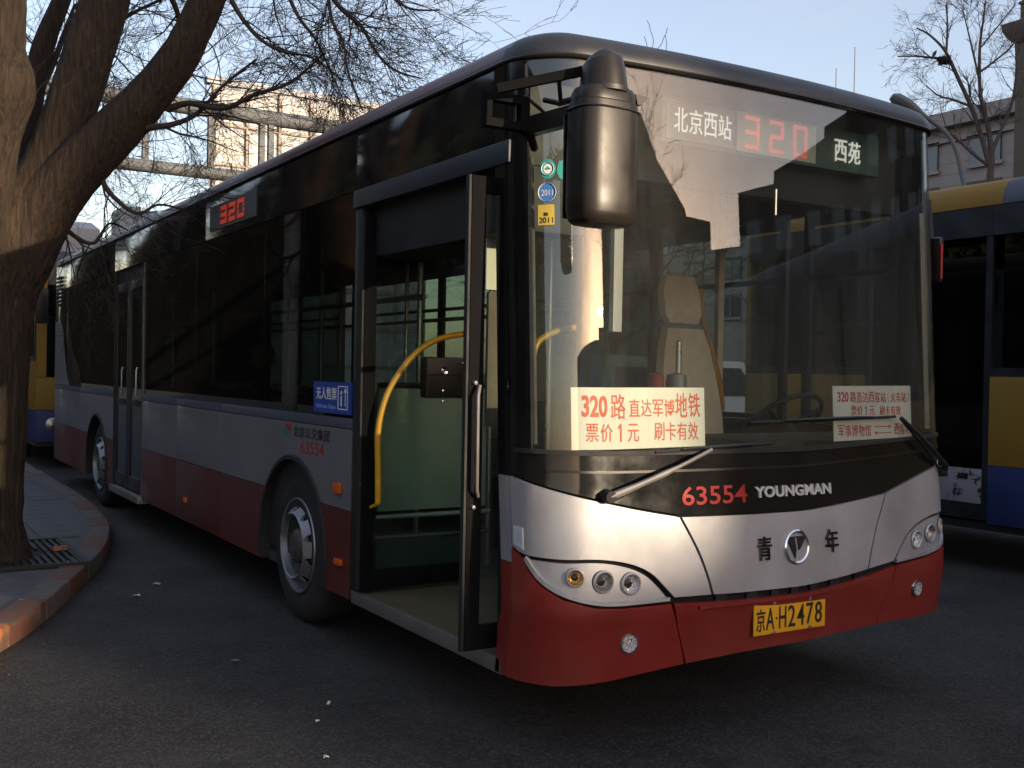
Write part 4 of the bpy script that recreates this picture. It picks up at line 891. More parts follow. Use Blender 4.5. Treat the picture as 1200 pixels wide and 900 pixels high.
# flask on the shelf behind the windscreen
fl = thing('thermos_flask', 'grey metal flask with upright spout standing behind the left part of the windscreen', 'flask', (.88, .45, 1.2))
finish(lathe([(1.20, .001), (1.20, .045), (1.21, .048), (1.52, .048), (1.55, .042), (1.56, .001)], 'z', 24, (.86, .42, 0)), 'flask_body', 'alu', fl)
finish(lathe([(1.555, .014), (1.70, .012), (1.705, .001)], 'z', 12, (.87, .42, 0)), 'spout', 'steel', fl)
rb = finish(lathe([(1.20, .001), (1.20, .036), (1.55, .036), (1.56, .001)], 'z', 20, (.76, .44, 0)), 'drink_bottle', 'redcloth')
rb['label'] = 'dull red bottle standing beside the grey flask behind the windscreen'; rb['category'] = 'bottle'
# ------------------------------------------------------------------ seated passengers seen through the side glass
def skin_body(name, joints, edges, m, parent, root=0):
    me = bpy.data.meshes.new(name); me.from_pydata([j[:3] for j in joints], edges, []); me.materials.append(M[m])
    o = bpy.data.objects.new(name, me); C.objects.link(o)
    o.modifiers.new('skin', 'SKIN'); me.skin_vertices[0] if len(me.skin_vertices) else None
    if not len(me.skin_vertices):
        bpy.context.view_layer.objects.active = o; bpy.ops.mesh.customdata_skin_add()
    for i, j in enumerate(joints): me.skin_vertices[0].data[i].radius = (j[3], j[4] if len(j) > 4 else j[3])
    me.skin_vertices[0].data[root].use_root = True
    s = o.modifiers.new('sub', 'SUBSURF'); s.levels = 2; s.render_levels = 2
    dm = bpy.data.meshes.new_from_object(o.evaluated_get(bpy.context.evaluated_depsgraph_get()))
    bpy.data.objects.remove(o); bpy.data.meshes.remove(me); dm.name = name
    for p in dm.polygons: p.use_smooth = True
    o = bpy.data.objects.new(name, dm); C.objects.link(o); o.parent = parent
    return o
def person(loc, label, top, bottom):
    t = thing('person', label, 'person', loc, 'passengers sitting on the bus')       # faces -Y, origin at the floor under the hips
    J = [(0, .05, .52, .13, .11), (0, .06, .72, .13, .10), (0, .05, .92, .15, .10), (0, .03, 1.05, .055), (0, .0, 1.14, .05),
         (.19, .05, .97, .062), (.24, -.02, .72, .045), (.16, -.22, .62, .034), (-.19, .05, .97, .062), (-.24, -.02, .72, .045), (-.16, -.22, .62, .034),
         (.10, -.10, .50, .085), (.11, -.38, .50, .065), (.11, -.42, .26, .052), (.11, -.43, .07, .042), (.11, -.54, .05, .035),
         (-.10, -.10, .50, .085), (-.11, -.38, .50, .065), (-.11, -.42, .26, .052), (-.11, -.43, .07, .042), (-.11, -.54, .05, .035)]
    Ed = [(0, 1), (1, 2), (2, 3), (3, 4), (2, 5), (5, 6), (6, 7), (2, 8), (8, 9), (9, 10), (0, 11), (11, 12), (12, 13), (13, 14), (14, 15), (0, 16), (16, 17), (17, 18), (18, 19), (19, 20)]
    skin_body('body', J, Ed, top, t)
    skin_body('scarf', [(0, .03, 1.03, .075), (0, -.02, .98, .07), (.02, -.08, .86, .05), (.02, -.10, .70, .06), (.0, -.20, .60, .09)], [(0, 1), (1, 2), (2, 3), (3, 4)], bottom, t)
    bm = bmesh.new(); bmesh.ops.create_uvsphere(bm, u_segments=28, v_segments=20, radius=1)
    for v in bm.verts:
        x, y, z = v.co; k = 1-.22*max(0, -z)**1.5
        n = .0
        if y < 0: n = .022*math.exp(-(x/.16)**2-((z+.10)/.16)**2) - .008*math.exp(-((abs(x)-.36)/.16)**2-((z-.10)/.12)**2) + .006*math.exp(-(x/.3)**2-((z+.45)/.07)**2)
        e = .012*math.exp(-((z)/.22)**2-(y/.14)**2)*(1 if abs(x) > .9 else 0)
        v.co = Vector((x*(.078*k+e), y*.098*k-n, z*.118))+Vector((0, -.02, 1.27))
    for f in bm.faces: f.smooth = True
    bmesh.ops.translate(bm, verts=bm.verts, vec=Vector(loc)); finish(bm, 'head', 'skin', t, smooth=60)
    bm = bmesh.new(); bmesh.ops.create_uvsphere(bm, u_segments=24, v_segments=16, radius=1)
    bmesh.ops.delete(bm, geom=[v for v in bm.verts if v.co.z < -.35 or (v.co.y < -.35 and v.co.z < .5)], context='VERTS')
    for v in bm.verts: v.co = Vector((v.co.x*.088, v.co.y*.108, v.co.z*.125))+Vector((0, -.012, 1.28))+Vector(loc)
    finish(bm, 'hair', 'hair', t, smooth=60)
    for s in (1, -1):
        J = [(s*.16, -.22, .62, .026, .014), (s*.155, -.285, .60, .032, .013)]; Ed = [(0, 1)]
        for k in range(4):
            L_ = (.026, .030, .028, .022)[k]; x0 = s*(.155+.018*(k-1.5)); i = len(J)
            J += [(x0, -.300, .596, .009), (x0, -.300-L_, .590, .0085), (x0, -.300-L_*1.7, .572, .0075)]; Ed += [(1, i), (i, i+1), (i+1, i+2)]
        i = len(J); J += [(s*.155-s*.038, -.262, .596, .010), (s*.155-s*.048, -.292, .588, .009)]; Ed += [(0, i), (i, i+1)]
        skin_body('hand', J, Ed, 'skin', t)
    return t
person((.34, 4.55, .36), 'passenger in dark jacket with dusty pink scarf and clothes, seated nearest the blue notice', 'coatdark', 'pink')
person((.34, 7.45 if False else 6.2, .36), 'passenger in dull red top seated nearer the rear door', 'redcloth', 'coatdark')
# ------------------------------------------------------------------ ground, kerb, pavement
def struct(bm, name, m, **k): return finish(bm, name, m, None, kind='structure', **k)
bm = bmesh.new()
g = [-900, -200, -60, -20, -8, 0, 8, 20, 60, 200, 900]
vs = [[bm.verts.new((x, y, 0)) for y in g] for x in g]
for i in range(10):
    for j in range(10): bm.faces.new((vs[i][j], vs[i+1][j], vs[i+1][j+1], vs[i][j+1]))
struct(bm, 'road', 'asphalt')
kp = [(-12, -3.2), (-6.5, -1.2), (-3.9, .3), (-2.6, 1.45), (-1.98, 2.35), (-1.575, 3.03), (-1.29, 3.62), (-.90, 4.62), (-.56, 5.60), (-.30, 6.75), (-.175, 7.95), (-.13, 9.2), (-.115, 11.0), (-.115, 14), (-.115, 20), (-.115, 40), (-.115, 90)]
kc = smoothpoly(kp, 14)
cum = [0]
for i in range(1, len(kc)): cum.append(cum[-1]+math.dist(kc[i], kc[i-1]))
def kat(d):
    i = 1
    while i < len(kc)-1 and cum[i] < d: i += 1
    t = (d-cum[i-1])/(cum[i]-cum[i-1]); a, b = kc[i-1], kc[i]
    p = Vector((a[0]+t*(b[0]-a[0]), a[1]+t*(b[1]-a[1]))); n = Vector((b[1]-a[1], -(b[0]-a[0]))).normalized()
    return p, n          # n points to the road
KH, KW = .125, .17
pav = bmesh.new(); inner = [kat(cum[-1]*i/400) for i in range(401)]
poly = [(p-n*KW)[:] for p, n in inner] + [(-60, 90), (-60, -3.2)]
struct(prism(poly, 'z', 0.0, KH-.012), 'pavement', 'paving')
pavement = bpy.data.objects['pavement']
def kerb_stone(d0, d1, mt, parent):
    bm = bmesh.new(); prev = None; prof = [(0, .0), (0, KH-.022), (-.007, KH-.007), (-.022, KH), (-KW+.006, KH), (-KW, KH-.008), (-KW, 0)]; K = 6; rr = []
    jit = random.uniform(-.004, .004)
    for i in range(K+1):
        p, n = kat(d0+(d1-d0)*i/K); rr.append([bm.verts.new((p.x+n.x*(a+jit), p.y+n.y*(a+jit), z+(jit if z > .05 else 0))) for a, z in prof])
    for i in range(K):
        for j in range(len(prof)-1): bm.faces.new((rr[i][j], rr[i][j+1], rr[i+1][j+1], rr[i+1][j]))
    bm.faces.new(rr[0]); bm.faces.new(rr[-1][::-1]); bmesh.ops.recalc_face_normals(bm, faces=bm.faces)
    return finish(bm, 'kerb_stone', mt, parent)
# distance of the corner at the picture's left edge
dref = min(range(len(kc)), key=lambda i: math.dist(kc[i], (-1.53, 3.12))); dref = cum[dref]
d = dref; k = 0; L_ = .62
pat = ['kerbred', 'kerbgrey', 'kerbred', 'kerbgrey']
while d < dref+26:
    kerb_stone(d+.009, d+L_-.009, pat[k % 4] if d < dref+5 else 'kerbgrey', pavement); d += L_; k += 1
kerb_stone(dref-L_+.006, dref-.006, 'kerbor', pavement)
d = dref-L_; k = 0
while d > .7: kerb_stone(d-L_+.006, d-.006, ['kerbor', 'kerbgrey'][k % 2], pavement); d -= L_; k += 1
# paving slabs laid one by one near the camera
sx, sy = .30, .30; slab = None; ns_ = 0
def inside(x, y):
    for i in range(0, 401):
        p, n = inner[i]
        if abs(p.y-y) < .35 or True:
            pass
    return True
Pin = [(p-n*KW) for p, n in inner]
def side_ok(x, y):
    best = min(Pin, key=lambda q: (q.x-x)**2+(q.y-y)**2); i = Pin.index(best); n = inner[i][1]
    return (Vector((x, y))-best).dot(n) < -.19 
for i in range(0, 9):
    for j in range(0, 34):
        x, y = -.30-.2-i*sx+(.0), 3.0+j*sy
        u = (Vector((x, y, .12))-CAM); dd = u.dot(fw)
        if dd < 1: continue
        px = 600+F*u.dot(r2)/dd
        if px < -60 or ns_ > 230 or not side_ok(x, y) or (abs(x+1.38) < .62 and abs(y-5.35) < .62): continue
        if slab is None:
            slab = finish(Box(-sx/2+.004, sx/2-.004, -sy/2+.004, sy/2-.004, -.03, .004, .003), 'paving_slab', 'paving', None); slab.parent = pavement; s_ = slab
        else: s_ = slab.copy(); C.objects.link(s_)
        s_.location = (x, y, KH-.008+random.uniform(-.002, .002)); s_.rotation_euler = (random.uniform(-.004, .004), random.uniform(-.004, .004), 0); ns_ += 1
# tree pit with iron grate
TX, TY = -1.40, 5.38
struct(Box(TX-.60, TX+.56, TY-.60, TY+.60, KH-.011, KH-.006), 'tree_pit_soil', 'soil')
for (a, b, c, d_) in ((-.62, .58, -.62, -.56), (-.62, .58, .56, .62)): pass
gr = thing('tree_grate', 'dark iron grate set in the pavement round the foot of the big tree', 'tree grate', (TX, TY, KH))
bm = bmesh.new(); box(bm, TX-.62, TX+.58, TY-.62, TY-.58, KH-.004, KH+.022); box(bm, TX-.62, TX+.58, TY+.58, TY+.62, KH-.004, KH+.022); box(bm, TX+.54, TX+.58, TY-.579, TY+.579, KH-.004, KH+.022); box(bm, TX-.62, TX-.58, TY-.579, TY+.579, KH-.004, KH+.022)
finish(bm, 'grate_frame', 'grate', gr)
for k in range(22):
    x = TX-.56+k*.052
    y_in = math.sqrt(max(0, .36**2-(x-TX)**2))
    for s in (-1, 1):
        y0, y1 = sorted((TY+s*max(y_in, .02), TY+s*.575)); finish(Box(x-.011, x+.011, y0, y1, KH, KH+.016), 'grate_bar', 'grate', gr)
bk = finish(prism([(0, 0), (.10, .012), (.095, .05), (.0, .04)], 'z', KH+.02, KH+.05), 'brick_fragment', 'kerbor'); bk.location = (TX+.42, TY-.05, 0); bk['label'] = 'small broken orange brick piece lying on the tree grate'; bk['category'] = 'brick fragment'
# litter
def litter(u, v, sz, mt, label, seed):
    random.seed(seed); p = Zp(u, v, .0); bm = bmesh.new(); n = 7; c0 = bm.verts.new((0, 0, .014)); r = [bm.verts.new((sz*random.uniform(.5, 1.1)*math.cos(2*PI*i/n), sz*.6*random.uniform(.5, 1.1)*math.sin(2*PI*i/n), random.uniform(.002, .018))) for i in range(n)]
    for i in range(n): bm.faces.new((c0, r[i], r[(i+1) % n]))
    g = bmesh.ops.extrude_face_region(bm, geom=bm.faces[:]); bmesh.ops.translate(bm, verts=[e for e in g['geom'] if isinstance(e, bmesh.types.BMVert)], vec=(0, 0, .003))
    bmesh.ops.recalc_face_normals(bm, faces=bm.faces)
    o = finish(bm, 'litter', mt, smooth=0); o.location = (p.x, p.y, .004); o['label'] = label; o['category'] = 'litter'; o['group'] = 'scraps of litter on the road'
litter(160, 700, .035, 'litter', 'pale crumpled wrapper on the road nearest the kerb bend', 1)
litter(183, 686, .03, 'litter', 'thin pale scrap on the road just behind the crumpled wrapper', 2)
litter(276, 777, .030, 'litterblue', 'flat bluish grey scrap alone in the middle of the road', 3)
litter(382, 891, .018, 'litter', 'small white scrap at the bottom edge of the picture', 4)
litter(385, 828, .012, 'litter', 'tiny pinkish white scrap, uppermost of the three near the bottom edge', 5)
litter(372, 849, .010, 'litter', 'tiny pale crumb, middle one of the three near the bottom edge', 6)
litter(123, 696, .022, 'soil', 'dark leaf-like scrap close to the kerb', 8)
random.seed(11)
bm = bmesh.new()
for k in range(150):
    dd = dref+random.uniform(-1.2, 9); p, n = kat(dd); q = p+n*(.03+abs(random.gauss(0, .16))); r_ = random.uniform(.004, .013); a0 = random.uniform(0, 6.28); z0 = random.uniform(.003, .006)
    top = [bm.verts.new((q.x+r_*random.uniform(.6, 1.2)*math.cos(a0+i*PI/2.5), q.y+r_*random.uniform(.5, 1.1)*math.sin(a0+i*PI/2.5), z0+random.uniform(0, .006))) for i in range(5)]; c_ = bm.verts.new((q.x, q.y, z0+.008))
    for i in range(5): bm.faces.new((top[i], top[(i+1) % 5], c_))
o = finish(bm, 'gutter_debris', mat('dry_leaf_crumbs', (.075, .058, .042), .9, 0, .6, 30), smooth=0, kind='stuff'); o['label'] = 'scattered leaf crumbs and grit along the foot of the kerb'; o['category'] = 'debris'
# ------------------------------------------------------------------ trees
def rough_tube(bm, pts, rad, seg, amp, sq=1.0):
    n = len(pts); rings = []; up_ = None
    for i, p in enumerate(pts):
        t = (pts[min(i+1, n-1)]-pts[max(i-1, 0)]).normalized()
        if up_ is None: up_ = Vector((0, 1, 0))
        a = t.cross(up_).normalized(); b = a.cross(t).normalized(); up_ = b
        ring = []
        for q in range(seg):
            th = q*2*PI/seg; dr = a*math.cos(th)+b*math.sin(th); r = rad[i]
            co = p+dr*r
            nz = noise.noise(Vector((co.x*2.2, co.y*2.2, co.z*1.3)))*.10*r
            rd = (abs(noise.noise(Vector((co.x*22, co.y*22, co.z*3.2))))+.5*abs(noise.noise(Vector((co.x*48, co.y*48, co.z*8)))))*amp
            ring.append(bm.verts.new(p+dr*(r+nz-rd+amp*.3)))
        rings.append(ring)
    for i in range(n-1):
        for q in range(seg): bm.faces.new((rings[i][q], rings[i][(q+1) % seg], rings[i+1][(q+1) % seg], rings[i+1][q]))
    bm.faces.new(rings[0][::-1]); bm.faces.new(rings[-1])
def path3(px, scale_D, rs=1.):       # px: (u, v, halfwidth px, D)
    pts = [Dp(u, v, D) for u, v, h, D in px]; rr = [h*D/F*rs for u, v, h, D in px]
    P_ = []; R_ = []; n = len(pts); k = scale_D
    for i in range(n-1):
        p0, p1, p2, p3 = pts[max(i-1, 0)], pts[i], pts[i+1], pts[min(i+2, n-1)]
        for j in range(k):
            t = j/k; P_.append(.5*((2*p1)+(-p0+p2)*t+(2*p0-5*p1+4*p2-p3)*t*t+(-p0+3*p1-3*p2+p3)*t**3)); R_.append(rr[i]+(rr[i+1]-rr[i])*t)
    P_.append(pts[-1]); R_.append(rr[-1]); return P_, R_
D0 = 7.75
big = thing('street_tree', 'big bare tree with thick forked furrowed trunk rising from the pavement at the left', 'tree', (TX, TY, KH))
base = Vector((TX, TY, KH))
def limb(name, px, k, seg, amp, parent=big):
    P_, R_ = path3(px, k); bm = bmesh.new(); rough_tube(bm, P_, R_, seg, amp); bmesh.ops.recalc_face_normals(bm, faces=bm.faces); finish(bm, name, 'bark', parent, smooth=50); return P_, R_
trunk = [(-19, 672, 62, D0), (-18, 650, 48, D0), (-19, 610, 41, D0), (-17, 540, 41, D0), (-16, 470, 42, D0), (-13, 400, 45, D0), (-5, 345, 46, D0), (10, 292, 53, D0), (28, 250, 52, D0+.05), (40, 215, 40, D0+.1)]
limb('trunk', trunk, 16, 150, .030)
L2 = limb('limb', [(8, 330, 40, D0+.02), (36, 268, 40, D0), (78, 212, 33, D0-.05), (126, 163, 28, D0-.1), (172, 115, 25, D0-.15), (204, 75, 23, D0-.2), (224, 40, 21, D0-.25), (243, 0, 20, D0-.3), (262, -45, 18, D0-.35), (290, -110, 15, D0-.4), (330, -170, 11, D0-.5), (380, -210, 7, D0-.6)], 9, 64, .014)
L1 = limb('limb', [(16, 300, 44, D0+.02), (36, 245, 36, D0), (56, 195, 29, D0), (76, 145, 27, D0), (93, 100, 28, D0), (108, 50, 28, D0), (123, 0, 27, D0), (138, -60, 25, D0), (170, -150, 18, D0), (220, -230, 12, D0)], 9, 64, .014)
L3 = limb('limb', [(-22, 470, 26, D0+.05), (-24, 400, 30, D0+.0), (-25, 310, 31, D0-.15), (-14, 230, 25, D0-.3), (-3, 160, 26, D0-.35), (4, 112, 34, D0-.4), (4, 88, 33, D0-.4), (2, 55, 25, D0-.4), (4, 0, 25, D0-.4), (6, -60, 23, D0-.4), (0, -160, 16, D0-.4)], 9, 64, .014)
L4 = limb('limb', [(10, 300, 18, D0+.25), (24, 220, 14, D0+.4), (34, 150, 13, D0+.45), (40, 100, 13, D0+.5), (52, 50, 12, D0+.5), (72, 0, 10, D0+.5), (95, -60, 8, D0+.5)], 8, 24, .006)
def grow(segs, p, d, r, L, lvl, rng, droop, curl, rmin=.0016, kids=(5, 5, 4, 3)):
    # p start, d direction; appends polyline (pts, radii)
    n = max(4, int(L/.11)); pts = [p.copy()]; rad = [r]; st = L/n; cur = p.copy(); dr = d.normalized()
    k1, k2 = rng.uniform(-1, 1), rng.uniform(-1, 1)
    bend = Vector((rng.uniform(-1, 1), rng.uniform(-1, 1), rng.uniform(-1, 1)))*curl
    for i in range(n):
        dr = (dr+bend*st+Vector((rng.gauss(0, 1), rng.gauss(0, 1), rng.gauss(0, 1)))*.13+Vector((0, 0, -droop*st))).normalized()
        cur = cur+dr*st; pts.append(cur.copy()); rad.append(max(rmin, r*(1-.78*(i+1)/n)))
    segs.append((pts, rad, lvl))
    if lvl < len(kids):
        for c in range(kids[lvl]):
            i = rng.randint(max(1, n//5), n); ax = Vector((rng.gauss(0, 1), rng.gauss(0, 1), rng.gauss(0, 1))).normalized()
            t = (pts[i]-pts[i-1]).normalized(); nd = (t+ax*rng.uniform(.5, .95)).normalized()
            grow(segs, pts[i], nd, max(rmin, rad[i]*rng.uniform(.45, .75)), L*rng.uniform(.38, .68), lvl+1, rng, droop, curl, rmin, kids)
def seg_mesh(segs, fine):
    vs = []; fs = []
    for pts, rad, lvl in segs:
        k = 8 if rad[0] > .02 else (5 if rad[0] > .008 else 3); n = len(pts); base_ = len(vs); up_ = Vector((.3, .8, .5))
        for i, p in enumerate(pts):
            t = (pts[min(i+1, n-1)]-pts[max(i-1, 0)]).normalized(); a = t.cross(up_).normalized(); b = a.cross(t).normalized(); up_ = b
            for q in range(k): vs.append(p+(a*math.cos(q*2*PI/k)+b*math.sin(q*2*PI/k))*rad[i])
        for i in range(n-1):
            for q in range(k): fs.append((base_+i*k+q, base_+i*k+(q+1) % k, base_+(i+1)*k+(q+1) % k, base_+(i+1)*k+q))
    return vs, fs
def add_segs(name, segs, m, parent, kind=None):
    vs, fs = seg_mesh(segs, 1); off = rootloc(parent); me = bpy.data.meshes.new(name); me.from_pydata([tuple(v-off) for v in vs], [], fs); me.materials.append(M[m])
    for p in me.polygons: p.use_smooth = True
    o = bpy.data.objects.new(name, me); C.objects.link(o); o.parent = parent
    if kind: o['kind'] = kind
    return o
rng = random.Random(5)
def manual_branch(px, kids, L, lv=1, droop=.25, curl=.9, n=9):
    P_, R_ = path3(px, 5, .72); segs = [(P_, R_, 0)]
    for c in range(n):
        i = rng.randint(len(P_)//6, len(P_)-1); t = (P_[i]-P_[i-1]).normalized()
        ax = (r2*rng.gauss(0, 1)+u2*rng.gauss(-.2, 1)+fw*rng.gauss(0, .5)).normalized()
        grow(segs, P_[i], (t+ax*rng.uniform(.5, 1.1)).normalized(), max(.0028, R_[i]*.45), L*rng.uniform(.6, 1.15), lv, rng, droop, curl, .0014, kids)
    return segs
br = [
 ([(196, 128, 6, 7.65), (222, 121, 5, 7.6), (262, 127, 4.2, 7.5), (300, 110, 3.4, 7.4), (340, 97, 2.4, 7.3), (380, 62, 1.6, 7.2)], 14),
 ([(172, 150, 6, 7.6), (205, 145, 4.5, 7.6), (232, 132, 3.6, 7.6), (262, 100, 2.6, 7.6), (300, 70, 1.8, 7.6)], 12),
 ([(271, 0, 4.6, 7.4), (284, 22, 4, 7.4), (305, 46, 3.4, 7.4), (330, 60, 2.6, 7.35), (366, 68, 2, 7.3), (402, 95, 1.3, 7.3)], 12),
 ([(378, -20, 5, 7.2), (398, 8, 4, 7.2), (424, 32, 3.4, 7.2), (440, 60, 2.4, 7.1), (462, 82, 1.8, 7.1), (494, 92, 1.2, 7.1)], 15),
 ([(382, -30, 4, 7), (388, 20, 3, 7), (402, 50, 2.4, 7), (408, 85, 1.8, 7), (425, 130, 1.2, 7)], 12),
 ([(430, -40, 4, 7), (455, -8, 3, 7), (480, 10, 2, 7), (515, 12, 1.3, 7)], 9),
 ([(300, -60, 7, 7.4), (330, -20, 4, 7.4), (350, 20, 3, 7.3), (372, 50, 2, 7.3), (392, 95, 1.4, 7.3)], 14),
 ([(150, -70, 9, 7.7), (190, -20, 5, 7.9), (210, 25, 4, 8.1), (200, 70, 3, 8.2), (170, 110, 2, 8.3)], 9),
 ([(100, 70, 5, 7.8), (135, 30, 3.4, 8.), (170, 8, 2.5, 8.1), (215, -10, 1.6, 8.2)], 9),
 ([(110, 190, 6, 7.7), (128, 225, 4, 7.7), (160, 250, 3, 7.7), (185, 240, 2, 7.7), (215, 245, 1.3, 7.7)], 9),
 ([(60, 250, 6, 7.9), (85, 275, 4, 8.), (110, 285, 3, 8.1), (128, 262, 2, 8.2), (150, 270, 1.2, 8.3)], 9),
 ([(40, 120, 6, 8.2), (60, 80, 5, 8.3), (75, 40, 4, 8.4), (88, 5, 2.4, 8.5)], 8),
 ([(62, 190, 7, 7.9), (88, 150, 5, 8.2), (96, 110, 4, 8.3), (105, 85, 3, 8.4)], 10),
]
allseg = []
for px, n in br:
    s_ = manual_branch(px, (0, 4, 4, 3), .62, 1, .25, .9, n)
    add_segs('branch', s_[:1], 'bark2' if False else 'twig', big); allseg += s_[1:]
for LL, n in ((L1, 14), (L2, 22), (L4, 12)):
    P_, R_ = LL
    for c in range(n):
        i = rng.randint(len(P_)//3, len(P_)-1); dirn = (r2*rng.uniform(-.6, 1)+u2*rng.gauss(0, .8)+fw*(.25+abs(rng.gauss(0, .7)))).normalized()
        grow(allseg, P_[i]+dirn*R_[i]*.6, dirn, .006, rng.uniform(.6, 1.2), 1, rng, .3, .9, .0014, (0, 4, 4, 3))
add_segs('twigs', allseg, 'twig', big, 'stuff')
NT = len(allseg)
def bare_tree(loc, h, r, label, group, seed, lean_=(0, 0), kids=(9, 6, 5, 3), mt='bark2', rmin=.004, spread=.55, L0=.5):
    g_ = random.Random(seed); loc = Vector(loc); t = thing('bare_tree', label, 'tree', loc, group)
    n = 14; P_ = [loc+Vector((lean_[0]*(i/n)**1.5+g_.gauss(0, .03)*h*.1, lean_[1]*(i/n)**1.5+g_.gauss(0, .03)*h*.1, h*.62*i/n)) for i in range(n+1)]; R_ = [r*(1.25-.25*min(1, i/2)-.75*i/n) for i in range(n+1)]
    add_segs('trunk', [(P_, R_, 0)], mt, t); big_ = []; tw = []
    for c in range(kids[0]):
        i = g_.randint(int(n*.45), n); a = c*2.4+g_.uniform(-.3, .3); d = Vector((math.cos(a)*spread, math.sin(a)*spread, 1)).normalized()
        sg = []; grow(sg, P_[i], d, R_[i]*.6, h*L0*g_.uniform(.75, 1.1), 1, g_, -.10, .22, rmin, (0,)+kids[1:]); 
        big_ += [s for s in sg if s[2] == 1]; tw += [s for s in sg if s[2] > 1]
    for b_ in big_: add_segs('branch', [b_], mt, t)
    add_segs('twigs', tw, mt, t, 'stuff'); return t
# explicit bare tree on the right
rt_ = thing('bare_tree', 'bare tree with a dark bird nest before the stone building at upper right', 'tree', Dp(1160, 330, 33)*1)
seg_r = []; gg = random.Random(3)
stems = [[(1160, 330, 4.6, 33), (1160, 215, 4.2, 33), (1162, 185, 3.6, 33), (1158, 150, 2.8, 33), (1149, 110, 2.2, 33), (1148, 60, 1.7, 33), (1152, 25, 1.1, 33), (1155, 2, .8, 33)],
         [(1161, 200, 3.2, 33), (1150, 160, 2.8, 33), (1138, 125, 2.6, 33), (1122, 90, 2.3, 33), (1112, 68, 2, 33), (1104, 55, 1.6, 33), (1088, 40, 1.2, 33), (1074, 33, .8, 33)],
         [(1112, 70, 1.5, 33), (1095, 68, 1.3, 33), (1075, 66, 1, 33), (1052, 66, .8, 33)], [(1109, 60, 1.5, 33), (1110, 40, 1.2, 33), (1110, 20, .9, 33), (1109, 4, .6, 33)],
         [(1149, 84, 1.4, 33), (1165, 72, 1.2, 33), (1182, 58, 1, 33), (1192, 45, .7, 33)], [(1162, 180, 2.4, 33), (1174, 150, 2, 33), (1186, 120, 1.7, 33), (1191, 85, 1.4, 33), (1190, 50, .9, 33)],
         [(1138, 125, 1.6, 33), (1120, 118, 1.2, 33), (1100, 112, .9, 33), (1085, 100, .6, 33)], [(1149, 100, 1.4, 33), (1140, 60, 1.2, 33), (1134, 35, .8, 33), (1128, 10, .6, 33)],
         [(1160, 195, 2.2, 33), (1140, 180, 1.7, 33), (1118, 160, 1.2, 33), (1100, 150, .7, 33)], [(1150, 55, 1, 33), (1170, 30, .8, 33), (1190, 5, .6, 33)]]
for i, px in enumerate(stems):
    P_, R_ = path3(px, 6); add_segs('trunk' if i == 0 else 'branch', [(P_, R_, 0)], 'bark2', rt_)
    for c in range(9 if i else 12):
        k = gg.randint(len(P_)//3 if i == 0 else 3, len(P_)-1); t = (P_[k]-P_[k-1]).normalized()
        ax = (r2*gg.gauss(0, 1)+u2*gg.gauss(.2, .9)+fw*gg.gauss(0, .6)).normalized()
        grow(seg_r, P_[k], (t+ax*gg.uniform(.5, 1)).normalized(), max(.006, R_[k]*.4), gg.uniform(.6, 1.2), 1, gg, -.1, .5, .0040, (0, 4, 3, 2))
add_segs('twigs', seg_r, 'bark2', rt_, 'stuff')
nest = thing('bird_nest', 'dark twig nest in a fork of the bare tree at upper right', 'nest', Dp(1108, 70, 33))
ns2 = []; c0 = Dp(1107, 70, 32.9)
for k in range(150):
    a = gg.uniform(0, 2*PI); r_ = .16*math.sqrt(gg.random())+.03; z = gg.uniform(-.12, .10); p = c0+Vector((math.cos(a)*r_*(1-abs(z)*2), math.sin(a)*r_*(1-abs(z)*2), z)); d = Vector((-math.sin(a), math.cos(a), gg.uniform(-.4, .4)))*.14
    ns2.append(([p-d, p, p+d], [.008, .012, .008], 1))
add_segs('nest_twigs', ns2, 'twig', nest, 'stuff')
bd = bmesh.new(); bp0 = Dp(1095, 63, 32.9)
tube(bd, [bp0+u2*.10+r2*.06, bp0+u2*.07+r2*.04, bp0, bp0-u2*.10-r2*.05, bp0-u2*.20-r2*.09], [.01, .035, .055, .03, .012], 10)
tube(bd, [bp0+u2*.10+r2*.06, bp0+u2*.095+r2*.10], [.012, .002], 6)
o = finish(bd, 'perched_bird', 'twig'); o['label'] = 'small dark bird perched on a branch left of the nest'; o['category'] = 'bird'
# further bare trees whose crowns show behind
bare_tree((-1.2, 17, 0), 8.2, .17, 'bare tree further along the pavement, low behind the big trunk', 'bare trees along the pavement', 21, (1.2, 0), (9, 5, 5, 3), 'bark2', .004)
for i, (x, y, h, lb) in enumerate(((13.5, 17.5, 8.0, 'bare tree glimpsed through the bus windows left of the driver seat'), (19, 27, 8.5, 'bare tree beyond the second bus, mostly hidden by it'))):
    bare_tree((x, y, 0), h, .16, lb, 'bare trees across the road', 31+i, (0, 0), (8, 5, 4, 2), 'bark2', .008)
# ------------------------------------------------------------------ pipe gantry
gy = 25.0
z1, z2 = 8.33, 6.66
gt = thing('pipe_gantry', 'grey pipe gantry of two long horizontal tubes joined by uprights, crossing behind the tree', 'gantry', (2, gy, 0))
finish(Tube([(-9, gy, z1), (20, gy, z1)], .205, 24), 'top_pipe', 'pipe', gt); finish(Tube([(-9, gy, z2), (20, gy, z2)], .165, 24), 'bottom_pipe', 'pipe', gt)
for x in (-3.6, -.4, 2.4, 4.05, 5.72, 7.1, 7.35, 8.95, 10.6, 12.3): finish(Box(x-.075, x+.075, gy-.075, gy+.075, z2+.14, z1-.18), 'upright', 'pipe', gt)
for x in (2.4, 5.72, 8.95): finish(lathe([(-.03, .23), (.03, .23)], 'x', 24, (x+.3, gy, z1)), 'pipe_collar', 'pipe', gt)
for x in (-8, 16): finish(Tube([(x, gy, 0), (x, gy, z2-.15)], .22, 20), 'column', 'pipe', gt)
